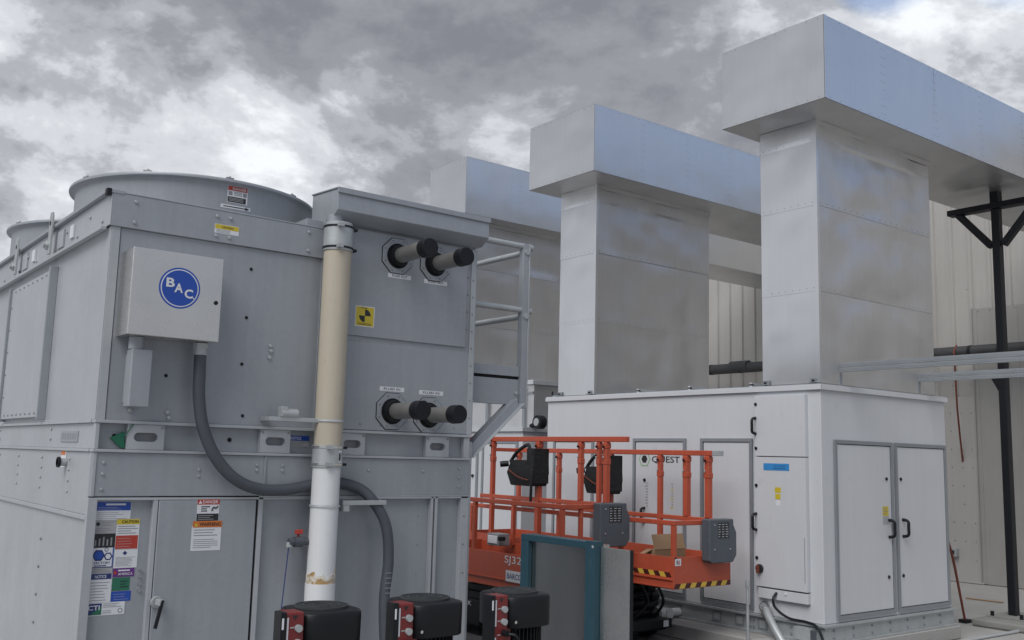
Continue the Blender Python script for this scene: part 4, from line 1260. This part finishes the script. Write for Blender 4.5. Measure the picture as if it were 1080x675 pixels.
for z0_, z1_ in ((2.825, 2.985), (1.515, 1.645)):
    mb = MB(); mb.lathe((px_, py_, 0), [(.086, z0_), (.091, z0_), (.091, z1_), (.086, z1_)], 'galvanized', 40); c_ = mb.build('coupling', vp, vp)
    for zz in (z0_ + .012, z1_ - .018):
        mb = MB()
        mb.lathe((px_, py_, 0), [(.0915, zz), (.0945, zz), (.0945, zz + .012), (.0915, zz + .012)], 'black_steel' if z0_ > 2 else 'stainless', 40)
        mb.box(px_ - .055, px_ - .02, py_ - .112, py_ - .085, zz - .004, zz + .016, 'galvanized')
        mb.box(px_ + .085, px_ + .115, py_ - .03, py_ + .01, zz - .002, zz + .014, 'black_steel')
        mb.build('clamp_band', c_, vp)
mb = MB()
d = .0916
for (a0, a1, z0_, z1_, mm, off) in ((-72, -50, 1.545, 1.615, 'white_sign', 0), (-70, -62, 1.555, 1.60, 'sign_black', .0006), (-60, -53, 1.56, 1.605, 'print_grey', .0006)):
    vs = []
    for i in range(6):
        a = R(a0 + (a1 - a0) * i / 5); vs += [(px_ + (d + off) * math.cos(a), py_ + (d + off) * math.sin(a), z0_), (px_ + (d + off) * math.cos(a), py_ + (d + off) * math.sin(a), z1_)]
    mb.add(vs, [(2 * i, 2 * i + 2, 2 * i + 3, 2 * i + 1) for i in range(5)], mm)
mb.build('coupling_label', c_, vp)
for z in (1.79, 1.29):
    mb = MB(); mb.lathe((px_, py_, 0), [(.0875, z - .006), (.091, z - .006), (.091, z + .006), (.0875, z + .006)], 'cab_trim', 32); mb.build('clamp', vp, vp)
for z, xx, zz in ((1.79, 0, 0),):
    pass

# flexible hose from the control box
fh = thing('flexible_hose', 'dark grey flexible conduit looping from the steel control box behind the standpipe', 'hose', (1.95, 5.36, 2.19))
mb = MB(); mb.tube([(1.950, 5.36, 2.17), (1.953, 5.36, 2.04), (1.961, 5.36, 1.882), (1.994, 5.36, 1.726), (2.069, 5.36, 1.572), (2.182, 5.36, 1.453), (2.326, 5.37, 1.39), (2.501, 5.395, 1.379), (2.677, 5.412, 1.405), (2.80, 5.412, 1.430), (2.996, 5.405, 1.395), (3.089, 5.36, 1.316), (3.177, 5.34, 1.171), (3.208, 5.34, .958), (3.19, 5.34, .731), (3.20, 5.33, .477), (3.22, 5.30, .2), (3.25, 5.15, -.04)], .0335, 'hose_grey', 16, 8); mb.build('sheath', fh, fh)
mb = MB(); mb.cyl((1.95, 5.36, 2.185), (1.95, 5.36, 2.155), .042, 'galvanized', 8); mb.cyl((1.95, 5.36, 2.155), (1.95, 5.36, 2.12), .038, 'galvanized', 16); mb.build('gland', fh, fh)
mb = MB()
for k in range(5):
    z = .76 + .03 * k
    rect(mb, '-y', 3.172, 3.212, z, z + .005, 5.306, 'print_grey', .001)
mb.build('printed_marks', fh, fh)

# ================================================================== PUMPS
def pump(cx, label):
    cy = 3.10; p = thing('pump', label, 'pump', (cx, cy, G), 'red and black pumps in a row')
    hw = .1135
    # rounded-square fan cover
    def ring(w, r, z, n=6):
        pts = []
        for q, (sx, sy) in enumerate(((1, -1), (1, 1), (-1, 1), (-1, -1))):
            for i in range(n + 1):
                a = -math.pi / 2 + q * math.pi / 2 + math.pi / 2 * i / n
                pts.append((cx + sx * (w - r) + r * math.cos(a), cy + sy * (w - r) + r * math.sin(a), z))
        return pts
    mb = MB(); prof = [(.113, .06, .975), (.1145, .06, .978), (.1155, .06, 1.06), (.1155, .06, 1.084), (.112, .062, 1.090), (.100, .09, 1.094)]
    rs = [ring(w, min(r, w), z) for w, r, z in prof]; n = len(rs[0]); vs = [v for r_ in rs for v in r_]; fs = []
    for k in range(len(rs) - 1):
        fs += [(k * n + i, k * n + (i + 1) % n, (k + 1) * n + (i + 1) % n, (k + 1) * n + i) for i in range(n)]
    fs += [tuple(range(n))[::-1], tuple((len(rs) - 1) * n + i for i in range(n))]
    mb.add(vs, fs, 'black_plastic')
    mb.cyl((cx - .085, cy - .1135, 1.0), (cx - .085, cy - .119, 1.0), .006, 'chrome', 8)
    fcv = mb.build('fan_cover', p, p, angle=50)
    mb = MB()
    for i in range(-9, 10):
        h = math.sqrt(max(0, .086 ** 2 - (i * .009) ** 2))
        if h > .01:
            mb.box(cx + i * .009 - .0022, cx + i * .009 + .0022, cy - h, cy + h, 1.0945, 1.1005, 'grille_dark')
    for r in (.03, .06, .088):
        mb.lathe((cx, cy, 0), [(r - .003, 1.0945), (r - .003, 1.102), (r + .003, 1.102), (r + .003, 1.0945)], 'grille_dark', 32)
    mb.build('grille', fcv, p)
    mb = MB(); mb.cyl((cx, cy, .66), (cx, cy, .985), .085, 'black_plastic', 32)
    for i in range(40):
        a = 2 * math.pi * i / 40
        c, s_ = math.cos(a), math.sin(a)
        mb.bar((cx + .094 * c, cy + .094 * s_, .68), (cx + .094 * c, cy + .094 * s_, .984), .0035, .024, 'black_plastic', (c, s_, 0))
    mb.build('motor', p, p)
    # red terminal box at the left
    x0, x1 = cx - .178, cx - .112
    mb = MB(); mb.box(x0, x1, cy - .105, cy - .03, .70, 1.100, 'red_paint'); mb.box(x1, cx - .08, cy - .085, cy - .04, .74, 1.03, 'red_paint')
    tbx = mb.build('terminal_box', p, p, bevel=.006)
    mb = MB(); mb.box(x0 - .020, x0 - .0005, cy - .112, cy - .06, .69, 1.103, 'black_plastic'); mb.box(x0 - .016, x0 - .009, cy - .1135, cy - .112, 1.05, 1.085, 'white_sign'); mb.build('cover_plate', tbx, p, bevel=.004)
    mb = MB(); mb.box(x0 + .004, x0 + .010, cy - .1065, cy - .105, .99, 1.085, 'white_sign'); mb.box(x0 + .004, x0 + .010, cy - .1065, cy - .105, .80, .95, 'white_sign'); mb.box(x0 + .010, x0 + .03, cy - .1065, cy - .105, .76, .79, 'yellow_sign')
    mb.add([(x0 + .022, cy - .106, 1.09), (x0 + .042, cy - .106, 1.09), (x0 + .032, cy - .106, 1.075)], [(0, 1, 2)], 'sign_black')
    for zz in (1.045, 1.0, .95, .905):
        mb.box(x0 + .016, x0 + .030, cy - .1065, cy - .105, zz + .006, zz + .010, 'grey_sign')
    mb.build('terminal_label', tbx, p)
    for zz, r in ((1.05, .012), (1.005, .012)):
        mb = MB(); mb.cyl((x0 + .043, cy - .105, zz), (x0 + .043, cy - .118, zz), r, 'galvanized', 14); mb.build('plug', tbx, p)
    for zz in (.965, .92, .875):
        mb = MB(); mb.cyl((x0 + .045, cy - .105, zz), (x0 + .045, cy - .135, zz), .012, 'black_plastic', 8); mb.build('gland', tbx, p)
    mb = MB()
    for k, zz in enumerate((.965, .92, .875)):
        mb.tube([(x0 + .045, cy - .14, zz), (x0 + .065, cy - .165, zz - .012), (x0 + .10, cy - .165, zz - .10), (x0 + .13, cy - .13, zz - .28), (x0 + .14, cy - .08, .3)], .0055, 'black_plastic' if k == 0 else 'cable_white', 8, 6)
    mb.build('cable', p, p)
    mb = MB(); mb.tube([(x0 + .05, cy - .13, .80), (x0 + .09, cy - .15, .79), (x0 + .14, cy - .15, .72), (x0 + .16, cy - .12, .5), (x0 + .16, cy - .1, .2)], .013, 'hose_grey', 10, 6); mb.build('conduit', p, p)
    mb = MB(); mb.cyl((cx, cy, .58), (cx, cy, .66), .07, 'black_steel', 24); mb.cyl((cx, cy, .12), (cx, cy, .58), .062, 'stainless', 28)
    for zz in (.2, .3, .4, .5):
        mb.cyl((cx, cy, zz), (cx, cy, zz + .012), .066, 'stainless', 28)
    mb.build('pump_column', p, p)
    mb = MB(); mb.box(cx - .12, cx + .12, cy - .12, cy + .12, G, .0, 'black_steel'); mb.cyl((cx - .17, cy, .06), (cx + .17, cy, .06), .045, 'stainless', 20); mb.cyl((cx, cy, .0), (cx, cy, .12), .09, 'black_steel', 24); mb.build('pump_base', p, p, bevel=.004)
    p.location.z -= .012
    return p


pump(1.606, 'leftmost red and black pump, standing before the white standpipe')
pump(2.024, 'middle red and black pump, below the end of the dark hose')
pump(2.442, 'rightmost red and black pump, touching the teal framed cabinet in view')

# ================================================================== TEAL CABINET
TX = 4.0
hx = thing('steel_cabinet', 'teal framed stainless steel cabinet standing right of the pumps', 'cabinet', (TX, 4.5, G))
mb = MB(); mb.box(TX + .035, TX + .09, 4.30, 5.015, G + .1, 1.108, 'stainless_bright'); mb.build('inner_panel', hx, hx, bevel=.002)
mb = MB(); mb.box(TX, TX + .034, 4.955, 5.03, G, 1.078, 'teal_paint'); mb.box(TX + .0341, TX + .10, 5.0201, 5.03, G, 1.118, 'teal_paint'); mb.build('frame_post', hx, hx, bevel=.004)
mb = MB(); mb.box(TX, TX + .034, 4.41, 5.03, 1.0785, 1.118, 'teal_paint'); mb.box(TX + .0341, TX + .10, 4.41, 5.03, 1.1125, 1.118, 'teal_paint'); mb.build('top_rail', hx, hx, bevel=.003)
mb = MB(); mb.box(TX - .004, TX + .034, 4.352, 4.409, G, 1.124, 'teal_paint'); mb.box(TX - .03, TX + .034, 4.296, 4.350, G, 1.128, 'teal_paint'); mb.box(TX - .031, TX - .030, 4.31, 4.325, 1.09, 1.105, 'grey_sign'); mb.build('frame_post', hx, hx, bevel=.004)
mb = MB(); mb.box(TX + .01, TX + .022, 4.046, 4.292, G + .1, 1.098, 'stainless'); mb.build('side_panel', hx, hx, bevel=.003)
mb = MB(); mb.box(TX + .006, TX + .024, 4.036, 4.0455, G + .1, 1.100, 'black_steel'); mb.build('end_gasket', hx, hx)

# ================================================================== SCISSOR LIFTS
def lift(X0, X1, Y0, Y1, dz0, dz1, zmid, ztop, yt0, yt1, label, side_text, near_posts, far_posts, mid_posts, sticker_panel):
    p = thing('scissor_lift', label, 'scissor lift', (X0, Y0, G), 'orange scissor lifts')
    O = 'orange_paint'
    # platform tray
    mb = MB()
    mb.box(X0 + .012, X1 - .012, Y0 + .012, Y1, dz0 + .06, dz0 + .09, 'black_steel')
    p1 = mb.build('deck', p, p)
    mb = MB()
    mb.box(X0, X0 + .010, Y0, Y1, dz0, dz1, O); mb.box(X1 - .010, X1, Y0, Y1, dz0, dz1, O)
    mb.box(X0 + .0101, X1 - .0101, Y0, Y0 + .010, dz0, dz1, O); mb.box(X0 + .0101, X1 - .0101, Y1 - .01, Y1, dz0, dz1, O)
    mb.box(X0 - .014, X0 - .0002, Y0 + .01, Y1, dz0 + .075, dz0 + .090, O)
    mb.box(X0 - .006, X0 - .0002, Y0 + .02, Y1, dz0 + .005, dz0 + .02, O)
    tr = mb.build('toe_board', p, p, bevel=.003)
    # hazard striping
    mb = MB()

    def stripe_x(a0, a1, b0, b1, y):   # on the end face
        n = int((a1 - a0) / .065); s_ = (a1 - a0) / n
        for i in range(n):
            mm = 'hazard_yellow' if i % 2 else 'hazard_dark'
            xa, xb = a0 + i * s_, a0 + (i + 1) * s_
            mb.add([(xa, y, b0), (xb, y, b0), (min(xb + .025, a1), y, b1), (min(xa + .025, a1), y, b1)], [(0, 1, 2, 3)], mm)

    def stripe_y(a0, a1, b0, b1, x):
        n = int((a1 - a0) / .065); s_ = (a1 - a0) / n
        for i in range(n):
            mm = 'hazard_yellow' if i % 2 else 'hazard_dark'
            ya, yb = a0 + i * s_, a0 + (i + 1) * s_
            mb.add([(x, ya, b0), (x, yb, b0), (x, min(yb + .025, a1), b1), (x, min(ya + .025, a1), b1)], [(0, 1, 2, 3)], mm)
    stripe_x(X0 + .003, X1 - .003, dz0 + .004, dz0 + .046, Y0 - .0015)
    mb.build('hazard_tape', tr, p)
    if not side_text:
        mb = MB(); stripe_y(Y0 + .02, Y0 + 1.2, dz0 + .100, dz0 + .142, X0 - .0012); mb.build('hazard_tape', tr, p)
    mb = MB()
    if side_text:
        text_mesh(mb, 'SJ3226', 'white_sign', '-x', X0 - .0012, 7.375, .615, .088, .40, bold=.004)
    for xa in (X0 + .02, X1 - .10):
        rect(mb, '-y', xa, xa + .075, dz1 - .075, dz1 - .015, Y0 - .0004, 'white_sign'); rect(mb, '-y', xa + .015, xa + .04, dz1 - .062, dz1 - .028, Y0 - .0017, 'print_grey'); rect(mb, '-y', xa + .045, xa + .055, dz1 - .066, dz1 - .03, Y0 - .0017, 'red_sign')
    mb.build('decal', tr, p)
    if side_text:
        mb = MB(); rect(mb, '-x', 7.08, 7.335, .475, .575, X0 - .0145, 'white_sign'); text_mesh(mb, 'BARCO', 'navy_sign', '-x', X0 - .0160, 7.315, .50, .05, .22, bold=.01); mb.build('rental_plate', tr, p)

    def tube(nm, a, b, w=.042):
        mb = MB(); mb.bar(a, b, w, w, O); return mb.build(nm, p, p, bevel=.006)
    xi, xo = X0 + .025, X1 - .025
    # rails
    tube('mid_rail', (xi, Y0, zmid), (xi, Y1, zmid)); tube('mid_rail', (xo, Y0, zmid), (xo, Y1, zmid))
    tube('end_rail', (xi + .0215, Y0 + .021, zmid + .001), (xo - .0215, Y0 + .021, zmid + .001))
    tube('top_rail', (xo, yt0, ztop), (xo, yt1, ztop), .05)
    mb = MB(); mb.bar((xi + .35, yt1 - .03, ztop), (xo - .0255, yt1 - .03, ztop), .042, .042, O); mb.build('end_rail', p, p, bevel=.005)
    for y, w, full in far_posts:
        za = dz1 - .02 if full else zmid + .0215
        mb = MB(); mb.box(xo - w / 2, xo + w / 2, y - w / 2, y + w / 2, za, ztop - .0255, O)
        # hinge sleeves
        for zz in (ztop - .085, ztop - .235):
            mb.box(xo - w / 2 - .0045, xo + w / 2 + .0045, y - w / 2 - .0045, y + w / 2 + .0045, zz, zz + .05, O)
        mb.cyl((xo - w / 2 - .012, y, ztop - .07), (xo - w / 2 - .03, y, ztop - .07), .012, 'black_steel', 8)
        mb.cyl((xo - w / 2 - .008, y + .01, ztop - .17), (xo - w / 2 - .020, y + .01, ztop - .17), .010, 'galvanized', 8)
        mb.build('rail_post', p, p, bevel=.004)
    for x, y, w in mid_posts:
        mb = MB(); mb.box(x - w / 2, x + w / 2, y - w / 2, y + w / 2, dz1 - .02, zmid - .0215, O); mb.build('rail_post', p, p, bevel=.004)
    for y in near_posts:
        mb = MB(); mb.box(xi - .02, xi + .02, y - .02, y + .02, dz1 - .02, zmid - .0215, O); mb.build('rail_post', p, p, bevel=.004)
    # control box hung on the end rail
    gx1 = X1 - .03; gx0 = gx1 - .37; gz1 = zmid + .035; gz0 = gz1 - .385
    mb = MB(); mb.prism([(gx0, gz0 + .02), (gx0 + .03, gz0), (gx1 - .05, gz0), (gx1, gz0 + .06), (gx1, gz1 - .12), (gx1 - .04, gz1 - .05), (gx1 - .04, gz1), (gx0, gz1)], Y0 - .10, Y0 - .002, 'control_grey', 'y')
    c_ = mb.build('document_box', p, p, bevel=.012, seg=3)
    mb = MB(); rect(mb, '-y', gx0 + .11, gx0 + .26, gz1 - .17, gz1 - .03, Y0 - .10, 'sign_black')
    for i in range(3):
        lines(mb, '-y', gx0 + .115 + .05 * i, gx0 + .152 + .05 * i, gz1 - .165, gz1 - .035, Y0 - .1012, 6, 'grey_sign', .35)
    mb.build('instruction_label', c_, p)
    for (x, z) in ((gx0 + .06, gz0 + .12), (gx1 - .1, gz0 + .12), (gx0 + .06, gz1 - .05)):
        mb = MB(); mb.cyl((x, Y0 - .10, z), (x, Y0 - .107, z), .008, 'chrome', 8); mb.build('screw', c_, p)
    # scissor stack
    for k in range(4):
        for i, yy in enumerate((Y0 + .35, Y1 - .35)):
            z = .13 + k * (dz0 - .16) / 4
            za, zb = z, z + (dz0 - .16) / 4 * .6
            mb = MB()
            sgn = 1 if i else -1
            ya, yb = (Y0 + .88, Y1 - .18)
            xx = X0 + .10 + .06 * (k % 2) if i == 0 else X1 - .10 - .06 * (k % 2)
            mb.bar((xx, ya, za if i else zb), (xx, yb, zb if i else za), .06, .075, 'black_steel')
            mb.cyl((xx - .05, ya, za if i else zb), (xx + .05, ya, za if i else zb), .045, 'black_steel', 14)
            mb.build('scissor_arm', p, p, bevel=.006)
    mb = MB()
    for k in range(4):
        z = .15 + k * (dz0 - .16) / 4
        mb.cyl((X0 + .04, Y0 + .9, z), (X1 - .04, Y0 + .9, z), .04, 'black_steel', 14)
    mb.tube([(X0 + .35, Y0 + .84, .1), (X0 + .42, Y0 + .78, .2), (X0 + .5, Y0 + .80, .30), (X0 + .40, Y0 + .86, dz0)], .018, 'black_plastic', 8, 6)
    mb.tube([(X0 + .62, Y0 + .84, .1), (X0 + .68, Y0 + .76, .27), (X0 + .60, Y0 + .84, dz0)], .014, 'black_plastic', 8, 6)
    mb.build('cross_tube', p, p)
    # chassis and wheels
    mb = MB(); mb.box(X0 + .06, X1 - .06, Y0 + .74, Y1 - .10, .0, .115, 'black_steel'); mb.box(X0 + .02, X1 - .02, Y0 + .70, Y0 + .74, .02, .11, 'black_steel')
    mb.box(X0 + .02, X0 + .06, Y0 + 1.2, Y1 - .5, .0, .24, 'black_steel')
    ch = mb.build('chassis', p, p, bevel=.01)
    if side_text:
        mb = MB(); text_mesh(mb, 'SKYJACK', 'white_sign', '-x', X0 + .0195, 8.27, .165, .055, .36, bold=.01); mb.build('maker_lettering', ch, p)
    else:
        mb = MB(); rect(mb, '-y', X1 - .14, X1 - .07, .035, .095, Y0 + .70, 'white_sign'); mb.build('chassis_label', ch, p)
    for xx in (X0 + .03, X1 - .12):
        for yy in (Y0 + 1.0, Y1 - .32):
            mb = MB(); mb.lathe((0, 0, 0), [], 'black_plastic', 3) if False else None
            mb.cyl((xx, yy, G + .16), (xx + .09, yy, G + .16), .16, 'black_plastic', 28); wh = mb.build('wheel', p, p, bevel=.012)
            mb = MB(); mb.cyl((xx - .004, yy, G + .16), (xx + .094, yy, G + .16), .085, 'control_grey', 20); mb.build('hub', wh, p, bevel=.004)
    return p


lift(5.68, 6.44, 6.575, 8.78, .40, .72, 1.185, 1.795, 6.52, 8.62,
     'left orange scissor lift, its platform marked SJ32 beside the tower', True, [6.60, 7.9], [(8.58, .045, True), (7.80, .055, True), (7.16, .045, False), (6.90, .04, False), (6.80, .05, False)],
     [(6.415, 6.60, .04), (5.92, 6.60, .035), (6.415, 8.2, .04)], False)
lift(6.50, 7.26, 6.03, 9.25, .50, .775, 1.065, 1.69, 6.21, 9.22,
     'right orange scissor lift with yellow hazard tape and a carton on board', False, [6.05, 7.6, 9.1], [(9.16, .045, False), (8.44, .045, False), (7.60, .045, False), (6.89, .045, True), (6.54, .055, False), (6.27, .055, False)],
     [(7.235, 6.05, .04)], True)
# small things on the rail ends
mb = MB(); mb.box(7.215, 7.255, 6.10, 6.209, 1.665, 1.715, 'galvanized'); tag(mb.build('rail_clamp', bevel=.004), 'small galvanized clamp at the end of the top orange rail', 'clamp')

# bags
def bag(x, y, z, w, h, label):
    p = thing('tool_bag', label, 'bag', (x, y, z), 'black bags on the orange rails')
    mb = MB()
    n = 8; vs = []; fs = []
    prof = [(0.0, .93), (.04, .98), (.5, 1.0), (.9, .97), (1.0, .9)]
    pts = []
    for t, s_ in prof:
        for (dx, dy) in ((-1, -1), (1, -1), (1, 1), (-1, 1)):
            vs.append((x + dx * .11 * s_ + .02 * math.sin(9 * t + dy), y + dy * w / 2 * s_ + .012 * math.sin(7 * t + dx), z - h + t * h))
    for k in range(len(prof) - 1):
        for i in range(4):
            fs.append((k * 4 + i, k * 4 + (i + 1) % 4, (k + 1) * 4 + (i + 1) % 4, (k + 1) * 4 + i))
    fs += [(3, 2, 1, 0), tuple((len(prof) - 1) * 4 + i for i in range(4))]
    mb.add(vs, fs, 'canvas_black')
    mb.box(x - .10, x + .10, y - w * .52, y - w * .22, z - h * .9, z + .12, 'canvas_black')
    b = mb.build('bag_body', p, p, bevel=.014, seg=3, angle=60)
    mb = MB()
    mb.tube([(x - .08, y + w * .5, z - .02), (x - .09, y + w * .20, z + .08), (x - .05, y - w * .05, z + .15), (x - .09, y - w * .3, z + .13), (x - .09, y - w * .45, z - .05)], .018, 'canvas_black', 8, 6)
    mb.tube([(x - .09, y - w * .45, z), (x - .12, y - w * .50, z - h * .8), (x - .10, y - w * .42, z - h - .16)], .014, 'canvas_black', 8, 5)
    mb.build('strap', p, p)
    mb = MB(); mb.cyl((x - .11, y + w * .48, z - .04), (x - .18, y + w * .62, z - .05), .03, 'black_plastic', 12); mb.tube([(x - .125, y + w * .45, z - .10), (x - .14, y, z - .17), (x - .13, y - w * .4, z - .20)], .006, 'strap_red', 6, 5)
    mb.build('control_handle', p, p)


bag(6.40, 7.95, 1.58, .40, .26, 'black canvas tool bag hanging inside the rails of the left lift')
bag(7.20, 7.68, 1.53, .36, .28, 'smaller black bag hanging from the rails of the right lift')
# carton on the right lift
cbx = thing('cardboard_box', 'open brown cardboard carton standing on the right lift platform', 'carton', (6.86, 6.42, .59))
mb = MB(); mb.box(6.65, 7.06, 6.40, 6.52, .592, .80, 'cardboard'); mb.box(6.78, 6.90, 6.3985, 6.3999, .66, .70, 'print_grey'); mb.build('carton_body', cbx, cbx, bevel=.004)
mb = MB(); mb.bar((6.855, 6.40, .802), (6.855, 6.44, .935), .41, .006, 'cardboard', (0, 1, 0)); mb.build('flap', cbx, cbx)
mb = MB(); mb.bar((6.655, 6.46, .803), (6.52, 6.47, .755), .06, .006, 'cardboard'); mb.build('flap', cbx, cbx)
rb = MB(); rb.box(6.0, 6.22, 7.0, 7.12, .50, .83, 'red_paint'); rb.box(6.02, 6.20, 7.02, 7.10, .83, .85, 'black_plastic')
tag(rb.build('red_case', bevel=.01), 'small red case lying on the left lift platform', 'case')
lb = MB(); lb.box(6.2, 6.34, 8.16, 8.36, .70, .82, 'print_grey'); lb.cyl((6.19, 8.10, .76), (6.19, 8.10, .80), .04, 'black_steel', 12); lb.box(6.19, 6.2, 8.18, 8.34, .72, .80, 'white_sign')
tag(lb.build('battery_lamp', bevel=.008), 'small grey box lying by the rail on the left lift platform', 'box')
